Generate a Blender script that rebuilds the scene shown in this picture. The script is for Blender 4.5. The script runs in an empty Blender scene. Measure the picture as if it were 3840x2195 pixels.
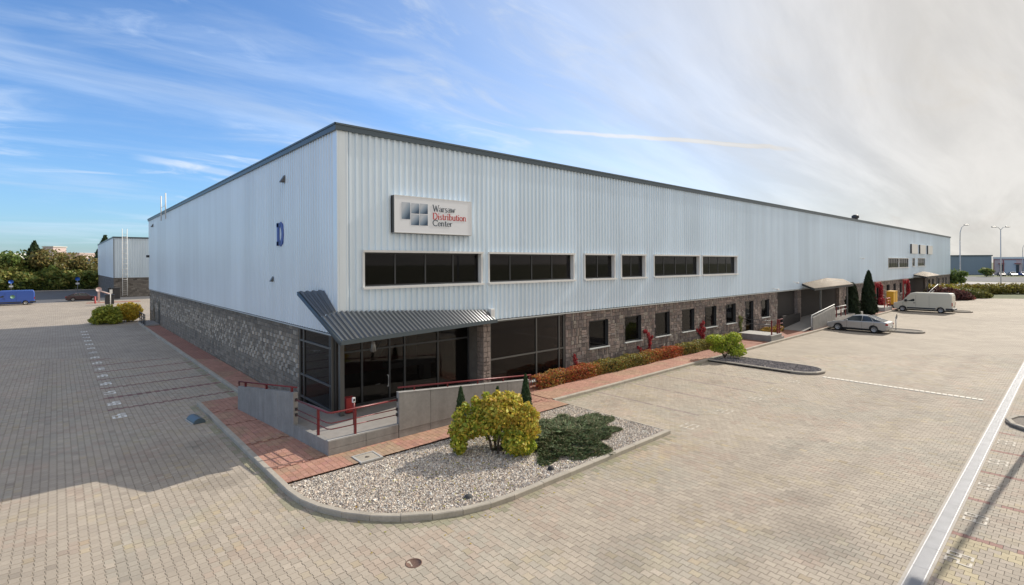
import bpy, math, random
import numpy as np
from mathutils import Vector, Matrix

random.seed(7); rng = np.random.default_rng(7)
SC = bpy.context.scene
COL = SC.collection
PI = math.pi
RAD = math.radians

# ------------------------------------------------------------ camera
CAM = Vector((-7.6, -17.9, 6.0))
YAW = 48.16
cd = bpy.data.cameras.new('camera'); cam = bpy.data.objects.new('camera', cd); COL.objects.link(cam)
cam.location = CAM
cam.rotation_euler = (Matrix.Rotation(RAD(YAW - 90), 4, 'Z') @ Matrix.Rotation(RAD(90), 4, 'X') @ Matrix.Rotation(RAD(-0.30), 4, 'Z')).to_euler()
cd.lens = 17.8875; cd.sensor_width = 36; cd.shift_y = -0.028
cd.clip_start = 0.2; cd.clip_end = 6000
SC.camera = cam
FX, FY = math.cos(RAD(YAW)), math.sin(RAD(YAW))

# ------------------------------------------------------------ world, sun, exposure
SUN_AZ, SUN_EL = -4.0, 34.0          # direction TO the sun: azimuth from +X, elevation
sun_dir = Vector((math.cos(RAD(SUN_EL)) * math.cos(RAD(SUN_AZ)), math.cos(RAD(SUN_EL)) * math.sin(RAD(SUN_AZ)), math.sin(RAD(SUN_EL))))
W = bpy.data.worlds.new('World'); SC.world = W; W.use_nodes = True
nt = W.node_tree; N = nt.nodes; L = nt.links
for n in list(N): N.remove(n)
def wn(t, **k):
    n = N.new(t)
    for a, v in k.items(): setattr(n, a, v)
    return n
def wmath(op, a, b=None, c=None, clamp=False):
    n = wn('ShaderNodeMath', operation=op, use_clamp=clamp)
    for i, v in enumerate((a, b, c)):
        if v is None: continue
        if hasattr(v, 'links') or hasattr(v, 'is_linked'): L.new(v, n.inputs[i])
        else: n.inputs[i].default_value = v
    return n.outputs[0]
sky = wn('ShaderNodeTexSky', sky_type='NISHITA', sun_disc=False)
sky.sun_elevation = RAD(SUN_EL); sky.sun_rotation = RAD(90 - SUN_AZ)
sky.air_density = 1.0; sky.dust_density = 1.0; sky.ozone_density = 2.2; sky.altitude = 100
tc = wn('ShaderNodeTexCoord')
sep = wn('ShaderNodeSeparateXYZ'); L.new(tc.outputs['Generated'], sep.inputs[0])
zz = wmath('ADD', wmath('MAXIMUM', sep.outputs[2], 0.0), 0.16)
px = wmath('DIVIDE', sep.outputs[0], zz); py = wmath('DIVIDE', sep.outputs[1], zz)
def cloud_noise(sx, sy, rot, scale, detail, rough, dist, off=0.0):
    c = wn('ShaderNodeCombineXYZ'); L.new(px, c.inputs[0]); L.new(py, c.inputs[1]); c.inputs[2].default_value = off
    m = wn('ShaderNodeMapping'); L.new(c.outputs[0], m.inputs[0])
    m.inputs['Rotation'].default_value = (0, 0, RAD(rot)); m.inputs['Scale'].default_value = (sx, sy, 1)
    t = wn('ShaderNodeTexNoise'); L.new(m.outputs[0], t.inputs['Vector'])
    t.inputs['Scale'].default_value = scale; t.inputs['Detail'].default_value = detail
    t.inputs['Roughness'].default_value = rough; t.inputs['Distortion'].default_value = dist
    return t.outputs[0]
def ramp01(v, lo, hi):
    n = wn('ShaderNodeMapRange', interpolation_type='SMOOTHSTEP'); L.new(v, n.inputs[0])
    n.inputs[1].default_value = lo; n.inputs[2].default_value = hi
    return n.outputs[0]
streak = cloud_noise(0.35, 1.5, 32, 1.1, 9, 0.62, 0.5)
wisp = cloud_noise(0.7, 1.6, 12, 2.4, 10, 0.6, 0.9, 3.0)
big = cloud_noise(1, 1, 0, 0.55, 3, 0.5, 0.2, 7.0)
vd = wn('ShaderNodeVectorMath', operation='DOT_PRODUCT'); L.new(tc.outputs['Generated'], vd.inputs[0])
vd.inputs[1].default_value = (0.50, -0.80, 0.30)
toward = ramp01(vd.outputs['Value'], -0.56, 0.48)        # veil thickens to the right; unseen cover behind the camera added for neutral fill
veil = wmath('MULTIPLY', toward, 0.975)
s1 = wmath('MULTIPLY', ramp01(streak, 0.44, 0.74), 0.46)
s2 = wmath('MULTIPLY', wmath('MULTIPLY', ramp01(wisp, 0.50, 0.72), ramp01(big, 0.42, 0.58)), 0.80)
cl = wmath('ADD', s1, s2)
cov = wmath('ADD', veil, wmath('MULTIPLY', cl, wmath('SUBTRACT', 1.0, veil)), clamp=True)
def contrail(n, u, hw, ln, amt):
    m = Vector(u).cross(Vector(n)); 
    def dot(v):
        d = wn('ShaderNodeVectorMath', operation='DOT_PRODUCT'); L.new(tc.outputs['Generated'], d.inputs[0]); d.inputs[1].default_value = tuple(v); return d.outputs['Value']
    wob = wmath('MULTIPLY', wmath('SUBTRACT', wisp, 0.5), 0.012)
    a = wmath('ABSOLUTE', wmath('ADD', dot(n), wob)); b_ = wmath('ABSOLUTE', dot(u))
    s = 1 if m.dot(Vector((FX, FY, .2))) > 0 else -1
    k = wmath('MULTIPLY', wmath('SUBTRACT', 1.0, ramp01(a, hw * .3, hw)), wmath('SUBTRACT', 1.0, ramp01(b_, ln * .5, ln)))
    return wmath('MULTIPLY', wmath('MULTIPLY', k, ramp01(dot(m * s), .4, .7)), amt)
con = wmath('ADD', contrail((.115, .2424, -.9633), (.5632, -.8147, -.1378), .0050, .26, .36), contrail((-.0846, .1781, -.9804), (.9822, -.1505, -.1121), .008, .09, .35))
grey = wmath('ADD', 0.86, wmath('MULTIPLY', ramp01(cloud_noise(0.30, 1.6, 30, 1.7, 9, 0.60, 0.45, 17.0), .34, .68), 0.22))
ccol = wn('ShaderNodeMixRGB'); L.new(toward, ccol.inputs[0])
ccol.inputs[1].default_value = (4.1, 4.8, 5.8, 1); ccol.inputs[2].default_value = (4.1, 3.92, 3.68, 1)
cmul = wn('ShaderNodeVectorMath', operation='SCALE'); L.new(ccol.outputs[0], cmul.inputs[0]); L.new(grey, cmul.inputs['Scale'])
mixd = wn('ShaderNodeMixRGB'); L.new(con, mixd.inputs[0]); L.new(cmul.outputs[0], mixd.inputs[1]); mixd.inputs[2].default_value = (5.4, 5.4, 5.4, 1)
mixc = wn('ShaderNodeMixRGB'); L.new(wmath('ADD', cov, con, clamp=True), mixc.inputs[0]); L.new(mixd.outputs[0], mixc.inputs[2])
tint = wn('ShaderNodeMixRGB', blend_type='MULTIPLY'); tint.inputs[0].default_value = 1.0
L.new(sky.outputs[0], tint.inputs[1]); tint.inputs[2].default_value = (0.56, 0.78, 1.02, 1)
L.new(tint.outputs[0], mixc.inputs[1])
bg = wn('ShaderNodeBackground'); L.new(mixc.outputs[0], bg.inputs[0]); bg.inputs[1].default_value = 0.10
wo = wn('ShaderNodeOutputWorld'); L.new(bg.outputs[0], wo.inputs[0])

sl = bpy.data.lights.new('sun', 'SUN'); sun = bpy.data.objects.new('sun', sl); COL.objects.link(sun)
sl.energy = 2.5; sl.angle = RAD(0.53); sl.color = (1.0, 0.93, 0.82)
sun.location = (20, -20, 40); sun.rotation_euler = sun_dir.to_track_quat('Z', 'Y').to_euler()

SC.view_settings.view_transform = 'Standard'; SC.view_settings.look = 'None'
SC.view_settings.gamma = 1; SC.view_settings.use_curve_mapping = False
SC.view_settings.exposure = 0.92

# ------------------------------------------------------------ materials
def mat(name, col, rough=0.7, metal=0.0, tint=False, noise=None, bump=None, spec=0.5, coat=0.0, rand=0.0, streaks=None, spots=None):
    m = bpy.data.materials.new(name); m.use_nodes = True
    t = m.node_tree; n = t.nodes; l = t.links
    b = n['Principled BSDF']
    b.inputs['Roughness'].default_value = rough; b.inputs['Metallic'].default_value = metal
    b.inputs['Specular IOR Level'].default_value = spec; b.inputs['Coat Weight'].default_value = coat
    geo = n.new('ShaderNodeNewGeometry')
    cur = None
    if tint:
        a = n.new('ShaderNodeAttribute'); a.attribute_name = 'tint'; cur = a.outputs['Color']
        mm = n.new('ShaderNodeMixRGB'); mm.blend_type = 'MULTIPLY'; mm.inputs[0].default_value = 1
        l.new(cur, mm.inputs[1]); mm.inputs[2].default_value = (*col, 1); cur = mm.outputs[0]
    else:
        c = n.new('ShaderNodeRGB'); c.outputs[0].default_value = (*col, 1); cur = c.outputs[0]
    def mul(fac):
        nonlocal cur
        v = n.new('ShaderNodeVectorMath'); v.operation = 'SCALE'; l.new(cur, v.inputs[0]); l.new(fac, v.inputs['Scale']); cur = v.outputs[0]
    def noisefac(vec_scale, scale, amt, detail=5):
        mp = n.new('ShaderNodeMapping'); l.new(geo.outputs['Position'], mp.inputs[0]); mp.inputs['Scale'].default_value = vec_scale
        x = n.new('ShaderNodeTexNoise'); l.new(mp.outputs[0], x.inputs['Vector']); x.inputs['Scale'].default_value = scale; x.inputs['Detail'].default_value = detail
        r = n.new('ShaderNodeMapRange'); l.new(x.outputs[0], r.inputs[0]); r.inputs[1].default_value = 0.3; r.inputs[2].default_value = 0.7
        r.inputs[3].default_value = 1 - amt; r.inputs[4].default_value = 1 + amt; return r.outputs[0]
    if noise:
        for s, a in noise: mul(noisefac((1, 1, 1), s, a))
    if streaks: mul(noisefac((1, 1, 0.06), streaks[0], streaks[1]))
    if rand:
        o = n.new('ShaderNodeObjectInfo'); r = n.new('ShaderNodeMapRange'); l.new(o.outputs['Random'], r.inputs[0])
        r.inputs[3].default_value = 1 - rand; r.inputs[4].default_value = 1 + rand; mul(r.outputs[0])
    l.new(cur, b.inputs['Base Color'])
    if bump:
        x = n.new('ShaderNodeTexNoise'); l.new(geo.outputs['Position'], x.inputs['Vector']); x.inputs['Scale'].default_value = bump[0]; x.inputs['Detail'].default_value = 4
        bb = n.new('ShaderNodeBump'); l.new(x.outputs[0], bb.inputs['Height']); bb.inputs['Strength'].default_value = bump[1]; bb.inputs['Distance'].default_value = bump[2] if len(bump) > 2 else 0.02
        l.new(bb.outputs[0], b.inputs['Normal'])
    return m

def leafmat(name, trans=0.35, rough=0.55):
    m = bpy.data.materials.new(name); m.use_nodes = True
    t = m.node_tree; n = t.nodes; l = t.links
    b = n['Principled BSDF']; b.inputs['Roughness'].default_value = rough; b.inputs['Specular IOR Level'].default_value = 0.3
    a = n.new('ShaderNodeAttribute'); a.attribute_name = 'tint'
    l.new(a.outputs['Color'], b.inputs['Base Color'])
    tr = n.new('ShaderNodeBsdfTranslucent'); l.new(a.outputs['Color'], tr.inputs[0])
    mx = n.new('ShaderNodeMixShader'); mx.inputs[0].default_value = trans
    l.new(b.outputs[0], mx.inputs[1]); l.new(tr.outputs[0], mx.inputs[2]); l.new(mx.outputs[0], n['Material Output'].inputs[0])
    return m

def paving_far_material(name, c1, c2, cm, bw, rh, mort):
    m = bpy.data.materials.new(name); m.use_nodes = True
    t = m.node_tree; n = t.nodes; l = t.links; b = n['Principled BSDF']; b.inputs['Roughness'].default_value = 0.85
    geo = n.new('ShaderNodeNewGeometry')
    mp = n.new('ShaderNodeMapping'); l.new(geo.outputs['Position'], mp.inputs[0]); mp.inputs['Rotation'].default_value = (0, 0, RAD(90))
    br = n.new('ShaderNodeTexBrick'); l.new(mp.outputs[0], br.inputs['Vector'])
    br.inputs['Color1'].default_value = (*c1, 1); br.inputs['Color2'].default_value = (*c2, 1); br.inputs['Mortar'].default_value = (*cm, 1)
    br.inputs['Scale'].default_value = 1; br.inputs['Mortar Size'].default_value = mort; br.inputs['Brick Width'].default_value = bw; br.inputs['Row Height'].default_value = rh
    br.inputs['Mortar Smooth'].default_value = 0.3; br.offset = 0.5
    cur = br.outputs['Color']
    for sc_, amt, vs in ((0.12, 0.10, (1, 1, 1)), (0.7, 0.09, (1, 1, 1)), (3.0, 0.07, (1, 0.25, 1))):
        mp2 = n.new('ShaderNodeMapping'); l.new(geo.outputs['Position'], mp2.inputs[0]); mp2.inputs['Scale'].default_value = vs
        x = n.new('ShaderNodeTexNoise'); l.new(mp2.outputs[0], x.inputs['Vector']); x.inputs['Scale'].default_value = sc_; x.inputs['Detail'].default_value = 5
        r = n.new('ShaderNodeMapRange'); l.new(x.outputs[0], r.inputs[0]); r.inputs[1].default_value = .3; r.inputs[2].default_value = .7
        r.inputs[3].default_value = 1 - amt; r.inputs[4].default_value = 1 + amt
        v = n.new('ShaderNodeVectorMath'); v.operation = 'SCALE'; l.new(cur, v.inputs[0]); l.new(r.outputs[0], v.inputs['Scale']); cur = v.outputs[0]
    l.new(cur, b.inputs['Base Color'])
    bp = n.new('ShaderNodeBump'); l.new(br.outputs['Fac'], bp.inputs['Height']); bp.invert = True; bp.inputs['Strength'].default_value = .5; bp.inputs['Distance'].default_value = .01
    l.new(bp.outputs[0], b.inputs['Normal'])
    return m

def glassmat(name, tint, fac_clear, ior=1.42):
    m = bpy.data.materials.new(name); m.use_nodes = True
    t = m.node_tree; n = t.nodes; l = t.links
    g = n.new('ShaderNodeBsdfGlossy'); g.inputs['Roughness'].default_value = 0.03; g.inputs['Color'].default_value = (.9, .9, .9, 1)
    tr = n.new('ShaderNodeBsdfTransparent'); tr.inputs[0].default_value = (*tint, 1)
    d = n.new('ShaderNodeBsdfDiffuse'); d.inputs[0].default_value = (.012, .011, .011, 1)
    m1 = n.new('ShaderNodeMixShader'); m1.inputs[0].default_value = fac_clear; l.new(d.outputs[0], m1.inputs[1]); l.new(tr.outputs[0], m1.inputs[2])
    fr = n.new('ShaderNodeFresnel'); fr.inputs[0].default_value = ior
    m2 = n.new('ShaderNodeMixShader'); l.new(fr.outputs[0], m2.inputs[0]); l.new(m1.outputs[0], m2.inputs[1]); l.new(g.outputs[0], m2.inputs[2])
    l.new(m2.outputs[0], n['Material Output'].inputs[0])
    return m

M = {}
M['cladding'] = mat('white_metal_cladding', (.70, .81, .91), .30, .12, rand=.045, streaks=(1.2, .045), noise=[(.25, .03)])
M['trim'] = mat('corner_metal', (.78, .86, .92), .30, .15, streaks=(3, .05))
M['fascia'] = mat('slate_fascia', (.085, .115, .14), .4, .2)
M['canopy'] = mat('grey_canopy_metal', (.13, .14, .15), .35, .3, noise=[(6, .06)])
M['canopy_dark'] = mat('dark_gutter', (.06, .08, .095), .4, .2)
M['canopy_tan'] = mat('weathered_canopy', (.34, .27, .20), .55, .1, noise=[(3, .1)])
M['roof'] = mat('roof_membrane', (.3, .3, .3), .8)
M['inner'] = mat('inner_wall', (.05, .045, .043), .9)
M['soffit'] = mat('soffit', (.05, .05, .052), .8)
M['mortar'] = mat('stone_mortar', (.15, .135, .12), .95, noise=[(3, .15)], bump=(40, .4))
M['stone'] = mat('split_stone', (1, 1, 1), .9, tint=True, noise=[(9, .16), (35, .14)], bump=(38, .9, .03))
M['frame_white'] = mat('window_trim', (.72, .73, .73), .45)
M['frame_dark'] = mat('dark_frame', (.055, .058, .062), .4, .2)
M['frame_grey'] = mat('grey_frame', (.12, .12, .115), .4, .2)
M['glass_dark'] = glassmat('dark_window_glass', (.60, .54, .54), .55, 1.32)
M['glass_far'] = glassmat('far_window_glass', (.2, .2, .2), .2, 1.14)
M['glass_clear'] = glassmat('tinted_entrance_glass', (.60, .58, .56), .86, 1.40)
M['blind'] = mat('brown_blind', (.10, .065, .06), .8, rand=.5)
M['sill'] = mat('pale_sill', (.52, .55, .55), .5)
M['concrete'] = mat('precast_concrete', (.27, .26, .245), .85, noise=[(2.5, .10), (14, .06)], streaks=(5, .08), bump=(60, .25))
M['concrete_top'] = mat('pale_concrete_cap', (.42, .41, .39), .85, noise=[(5, .08)])
M['floor_conc'] = mat('platform_floor', (.30, .28, .26), .85, noise=[(4, .08)])
M['red'] = mat('red_railing_paint', (.17, .022, .026), .35, .1)
M['red_bright'] = mat('bright_red_paint', (.36, .03, .03), .4)
M['paver'] = mat('paver_concrete', (1, 1, 1), .85, tint=True, noise=[(.6, .07), (30, .07)], bump=(90, .35, .01))
M['paver_part'] = M['paver']
M['joint'] = mat('joint_sand', (.10, .085, .07), .95, noise=[(8, .2)])
M['far_paving'] = paving_far_material('far_paving', (.395, .338, .27), (.365, .313, .252), (.235, .195, .15), .21, .175, .010)
M['red_far'] = paving_far_material('red_far_paving', (.36, .18, .13), (.32, .16, .115), (.19, .085, .06), .21, .175, .008)
M['kerb'] = mat('kerb_concrete', (.40, .36, .30), .9, noise=[(3, .1), (20, .08)], bump=(50, .3), rand=.06)
M['asphalt'] = mat('asphalt', (.105, .105, .11), .9, noise=[(.5, .08)])
M['terrain'] = mat('grass_ground', (.12, .13, .06), .95, noise=[(.2, .25), (2, .2)])
M['pale_ground'] = mat('pale_gravel_ground', (.45, .42, .38), .95, noise=[(.3, .1)])
M['gravel'] = mat('gravel_stones', (1, 1, 1), .85, tint=True)
M['gravel_bed'] = mat('gravel_bed', (.20, .175, .15), .95, noise=[(25, .35), (60, .3)])
M['faded'] = mat('faded_marking', (.58, .53, .45), .8, noise=[(12, .15)])
M['divider'] = mat('pale_divider', (.72, .67, .58), .8)
M['steel'] = mat('galvanised_grate', (.37, .37, .38), .5, .2, noise=[(3, .08)])
M['chan'] = mat('channel_concrete', (.44, .40, .35), .85, noise=[(6, .1)])
M['white'] = mat('white_paint', (.78, .78, .76), .5)
M['white_marking'] = mat('worn_white_marking', (.86, .84, .78), .8, noise=[(9, .12)])
M['yellow'] = mat('yellow_paint', (.72, .42, .03), .5)
M['black'] = mat('black_rubber', (.02, .02, .021), .7)
M['dark_plastic'] = mat('dark_plastic', (.035, .036, .04), .5)
M['chrome'] = mat('steel_handle', (.6, .6, .6), .25, .9)
M['silver_paint'] = mat('silver_car_paint', (.42, .42, .42), .28, .55, coat=.6)
M['beige_paint'] = mat('beige_van_paint', (.60, .57, .47), .35, .0, coat=.5)
M['blue_paint'] = mat('blue_van_paint', (.035, .10, .42), .35, .0, coat=.4)
M['maroon_paint'] = mat('dark_maroon_paint', (.045, .018, .025), .3, .1, coat=.6)
M['car_glass'] = mat('car_glass', (.02, .027, .03), .06, .0, spec=.8)
M['red_lamp'] = mat('tail_lamp', (.35, .02, .02), .25)
M['head_lamp'] = mat('head_lamp', (.7, .7, .68), .15)
M['blue_letter'] = mat('blue_letter_paint', (.045, .085, .34), .45)
M['navy'] = mat('navy_print', (.03, .055, .09), .5)
M['red_print'] = mat('red_print', (.55, .03, .03), .5)
M['bark'] = mat('bark', (.10, .07, .05), .95, noise=[(12, .2)])
M['leaf'] = leafmat('leaves')
M['needle'] = leafmat('needles', .12, .7)
M['redwall'] = mat('lobby_red_wall', (.34, .09, .075), .8)
M['greywall'] = mat('lobby_grey', (.60, .58, .54), .7)
M['slateblue'] = mat('lobby_desk', (.30, .36, .44), .5)
M['lamp_pole'] = mat('galvanised_pole', (.45, .47, .48), .45, .3)
M['bluewall'] = mat('far_blue_cladding', (.20, .27, .34), .6, streaks=(.4, .06))
M['paleblue'] = mat('far_pale_wall', (.55, .58, .62), .7)
M['pinkwall'] = mat('far_pink_wall', (.6, .48, .46), .7)
M['brickred'] = mat('far_red_trim', (.35, .09, .08), .7)
M['sign_face'] = mat('sign_face', (.80, .83, .88), .4)
M['sign_blue'] = mat('sign_blue', (.03, .12, .5), .4)
def gradmat():
    m = bpy.data.materials.new('logo_gradient'); m.use_nodes = True
    t = m.node_tree; n = t.nodes; l = t.links; b = n['Principled BSDF']; b.inputs['Roughness'].default_value = .45
    a = n.new('ShaderNodeAttribute'); a.attribute_name = 'ramp'
    r = n.new('ShaderNodeValToRGB'); l.new(a.outputs['Fac'], r.inputs[0])
    r.color_ramp.elements[0].color = (.5, .55, .62, 1); r.color_ramp.elements[0].position = .15
    r.color_ramp.elements[1].color = (.03, .07, .13, 1); r.color_ramp.elements[1].position = .95
    e = r.color_ramp.elements.new(.55); e.color = (.24, .32, .42, 1)
    l.new(r.outputs[0], b.inputs['Base Color']); return m
M['logo'] = gradmat()

# ------------------------------------------------------------ mesh helpers
class MB:
    def __init__(s): s.v = []; s.f = []; s.t = []; s.sm = []
    def add(s, vs, fs, tint=(1, 1, 1), smooth=False):
        k = len(s.v); s.v += [tuple(v) for v in vs]
        for f in fs: s.f.append(tuple(i + k for i in f)); s.t.append(tint); s.sm.append(smooth)
    def box(s, x0, x1, y0, y1, z0, z1, tint=(1, 1, 1)):
        vs = [(x0, y0, z0), (x1, y0, z0), (x1, y1, z0), (x0, y1, z0), (x0, y0, z1), (x1, y0, z1), (x1, y1, z1), (x0, y1, z1)]
        s.add(vs, [(0, 3, 2, 1), (4, 5, 6, 7), (0, 1, 5, 4), (1, 2, 6, 5), (2, 3, 7, 6), (3, 0, 4, 7)], tint)
    def quad(s, a, b, c, d, tint=(1, 1, 1)): s.add([a, b, c, d], [(0, 1, 2, 3)], tint)
    def prism(s, poly, z0, z1, tint=(1, 1, 1)):
        n = len(poly)
        s.add([(x, y, z0) for x, y in poly] + [(x, y, z1) for x, y in poly],
              [tuple(range(n))[::-1], tuple(range(n, 2 * n))] + [(i, (i + 1) % n, n + (i + 1) % n, n + i) for i in range(n)], tint)
    def slab(s, pts, th, tint=(1, 1, 1)):
        n = len(pts); s.add([tuple(p) for p in pts] + [(p[0], p[1], p[2] - th) for p in pts],
              [tuple(range(n)), tuple(range(n, 2 * n))[::-1]] + [(i, n + i, n + (i + 1) % n, (i + 1) % n) for i in range(n)], tint)
    def tube(s, pts, r, n=8, caps=True, r2=None):
        pts = [Vector(p) for p in pts]; rings = []
        for i, p in enumerate(pts):
            d = (pts[min(i + 1, len(pts) - 1)] - pts[max(i - 1, 0)]).normalized()
            u = d.cross(Vector((0, 0, 1)));
            if u.length < 1e-3: u = Vector((1, 0, 0))
            u.normalize(); w = d.cross(u)
            rr = r if r2 is None else r + (r2 - r) * i / (len(pts) - 1)
            rings.append([p + (u * math.cos(a) + w * math.sin(a)) * rr for a in [2 * PI * k / n for k in range(n)]])
        vs = [v for ring in rings for v in ring]; fs = []
        for i in range(len(pts) - 1):
            for k in range(n): fs.append((i * n + k, i * n + (k + 1) % n, (i + 1) * n + (k + 1) % n, (i + 1) * n + k))
        if caps: fs += [tuple(range(n))[::-1], tuple(range((len(pts) - 1) * n, len(pts) * n))]
        s.add(vs, fs, smooth=True)
    def lathe(s, prof, c=(0, 0, 0), axis='z', n=20, smooth=True):
        vs = []; fs = []
        for r, h in prof:
            for k in range(n):
                a = 2 * PI * k / n; x, y = r * math.cos(a), r * math.sin(a)
                vs.append({'z': (c[0] + x, c[1] + y, c[2] + h), 'y': (c[0] + x, c[1] + h, c[2] + y), 'x': (c[0] + h, c[1] + x, c[2] + y)}[axis])
        m = len(prof)
        for i in range(m - 1):
            for k in range(n): fs.append((i * n + k, i * n + (k + 1) % n, (i + 1) * n + (k + 1) % n, (i + 1) * n + k))
        fs += [tuple(range(n)), tuple(range((m - 1) * n, m * n))]
        s.add(vs, fs, smooth=smooth)
    def build(s, name, m, parent=None, bevel=0.0, off=(0, 0, 0), **p):
        me = bpy.data.meshes.new(name); me.from_pydata([(v[0] - off[0], v[1] - off[1], v[2] - off[2]) for v in s.v], [], s.f)
        a = me.attributes.new('tint', 'FLOAT_COLOR', 'FACE')
        a.data.foreach_set('color', np.array([(*t, 1) for t in s.t], dtype=np.float32).ravel())
        me.polygons.foreach_set('use_smooth', s.sm)
        me.materials.append(M[m] if isinstance(m, str) else m)
        me.update(); o = bpy.data.objects.new(name, me); COL.objects.link(o)
        if parent is not None: o.parent = parent
        if bevel:
            b = o.modifiers.new('bevel', 'BEVEL'); b.width = bevel; b.segments = 2; b.limit_method = 'ANGLE'; b.angle_limit = RAD(40)
        for k, v in p.items(): o[k] = v
        return o

def mesh_np(name, V, F, tint, m, parent=None, **p):
    V = np.ascontiguousarray(V, dtype=np.float32); F = np.ascontiguousarray(F, dtype=np.int32); k = F.shape[1]
    me = bpy.data.meshes.new(name)
    me.vertices.add(len(V)); me.vertices.foreach_set('co', V.ravel())
    me.loops.add(F.size); me.loops.foreach_set('vertex_index', F.ravel())
    me.polygons.add(len(F)); me.polygons.foreach_set('loop_start', np.arange(0, F.size, k, dtype=np.int32))
    if tint is not None:
        a = me.attributes.new('tint', 'FLOAT_COLOR', 'FACE')
        t4 = np.ones((len(F), 4), dtype=np.float32); t4[:, :3] = tint; a.data.foreach_set('color', t4.ravel())
    me.materials.append(M[m] if isinstance(m, str) else m)
    me.polygons.foreach_set('use_smooth', np.zeros(len(F), dtype=bool)); me.update(calc_edges=True); me.validate()
    o = bpy.data.objects.new(name, me); COL.objects.link(o)
    if parent is not None: o.parent = parent
    for kk, v in p.items(): o[kk] = v
    return o

def thing(name, label, cat, loc=(0, 0, 0), rz=0, group=None):
    o = bpy.data.objects.new(name, None); COL.objects.link(o); o.location = loc; o.rotation_euler = (0, 0, rz)
    o.empty_display_size = .3; o['label'] = label; o['category'] = cat
    if group: o['group'] = group
    return o
def tag(o, label, cat, group=None):
    o['label'] = label; o['category'] = cat
    if group: o['group'] = group
    return o
def dup(root, loc, rz, label, group=None):
    r = root.copy(); COL.objects.link(r); r.location = loc; r.rotation_euler = (0, 0, rz); r['label'] = label
    if group: r['group'] = group
    def rec(a, b):
        for ch in a.children:
            c = ch.copy(); COL.objects.link(c); c.parent = b; rec(ch, c)
    rec(root, r); return r
def obj_from(me, name, parent, loc=(0, 0, 0), rot=(0, 0, 0)):
    if me.users == 0: me.shade_flat()
    o = bpy.data.objects.new(name, me); COL.objects.link(o); o.parent = parent; o.location = loc; o.rotation_euler = rot
    return o
def depth(x, y): return (x - CAM.x) * FX + (y - CAM.y) * FY
def lateral(x, y): return (x - CAM.x) * FY - (y - CAM.y) * FX

# ------------------------------------------------------------ ground
def sheet(name, poly, z, m, **p):
    b = MB(); b.add([(x, y, z) for x, y in poly], [tuple(range(len(poly)))]); return b.build(name, m, None, kind='structure', **p)
sheet('terrain', [(-3000, -3000), (3000, -3000), (3000, 3000), (-3000, 3000)], -.060, 'terrain')
paving = sheet('paving', [(-160, -90), (108, -90), (108, 95.5), (-160, 95.5)], -.016, 'far_paving')
sheet('road', [(-260, 95.6), (60, 95.6), (60, 150), (-260, 150)], -.030, 'asphalt')
sheet('verge_strip', [(-260, 150.2), (60, 150.2), (60, 154.5), (-260, 154.5)], -.028, 'pale_ground')
sheet('pale_yard', [(136, -120), (196, -120), (196, 60), (136, 60)], -.034, 'pale_ground')
sheet('street', [(200, -160), (262, -160), (262, 80), (200, 80)], -.032, 'asphalt')

# raised island outline (path + gravel bed), z = .12
RC = (1.05, -4.1); RR = 4.2
arc = [(RC[0] + RR * math.cos(a), RC[1] + RR * math.sin(a)) for a in np.linspace(PI, 1.5 * PI, 25)]
outer = [(-3.15, 7.4)] + arc + [(8.42, -8.3)]
def in_island(x, y):
    if x > 8.42 and y < -2.68: return False
    if y < -8.3 or x < -3.15: return False
    if x < RC[0] and y < RC[1] and math.hypot(x - RC[0], y - RC[1]) > RR: return False
    if y > 7.4 and x < -1.30: return False
    return True
# path slab (red far material) under the red pavers
b = MB(); b.add([(x, y, .100) for x, y in [(-3.0, 7.4), (-3.0, -3.58), (8.42, -3.5), (8.42, -2.66), (104, -2.66), (104, -.02), (-.02, -.02), (-.02, 48.0), (-1.15, 48.0), (-1.15, 7.4)]], [tuple(range(10))])
path = b.build('path', 'red_far', None, kind='structure')

# ---- interlocking pavers
PL, PW, PB, PC = .21, .175, .010, .010
def paver_template(inset=.0036, bev=.0015, drop=.007):
    xs = np.array([-PL / 2, -PL / 4 - PC, -PL / 4 + PC, PL / 4 - PC, PL / 4 + PC, PL / 2])
    hw = np.array([PW / 2 + PB, PW / 2 + PB, PW / 2 - PB, PW / 2 - PB, PW / 2 + PB, PW / 2 + PB])
    def ring(ins, z):
        x = xs.copy(); x[0] += ins; x[-1] -= ins; x[1] -= 0; h = hw - ins
        x[1] -= ins * .6; x[2] += -ins * .2; x[3] += ins * .2; x[4] += ins * .6
        return np.array([(a, -q, z) for a, q in zip(x, h)] + [(a, q, z) for a, q in zip(x, h)][::-1])
    top = ring(inset + bev, 0.0); low = ring(inset, -drop)
    V = np.vstack([top, low]); F = [(i, i + 1, 10 - i, 11 - i) for i in range(5)]
    F += [(i, 12 + i, 12 + (i + 1) % 12, (i + 1) % 12) for i in range(12)]
    # rotate so length runs along Y (rows stack along X)
    V = V[:, [1, 0, 2]] * np.array([-1, 1, 1])
    return V, np.array(F)
TV, TF = paver_template()
SAND = np.array([.405, .345, .275])
def gnoise(x, y, s, o):
    from mathutils import noise
    return noise.noise(Vector((x * s + o, y * s - o, o)))
STAINS = [(4.9, -14.0, 1.3, .9, .80), (6.5, -13.2, .8, .6, .86), (-4.8, 1.2, 2.2, 2.6, .84), (-4.2, -2.0, .9, .7, .80), (11.8, -5.0, 1.0, .7, .84), (16.9, -5.6, .8, .6, .85), (14.2, -10.5, 1.6, 1.0, .90), (-6.5, -9.5, 1.5, 1.1, .90), (1.2, -11.6, 1.2, .7, .91), (19, -12.5, 2.0, 1.0, .90), (9.6, -4.6, .7, .5, .86), (-2.8, -10.7, .6, .4, .86)]
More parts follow.
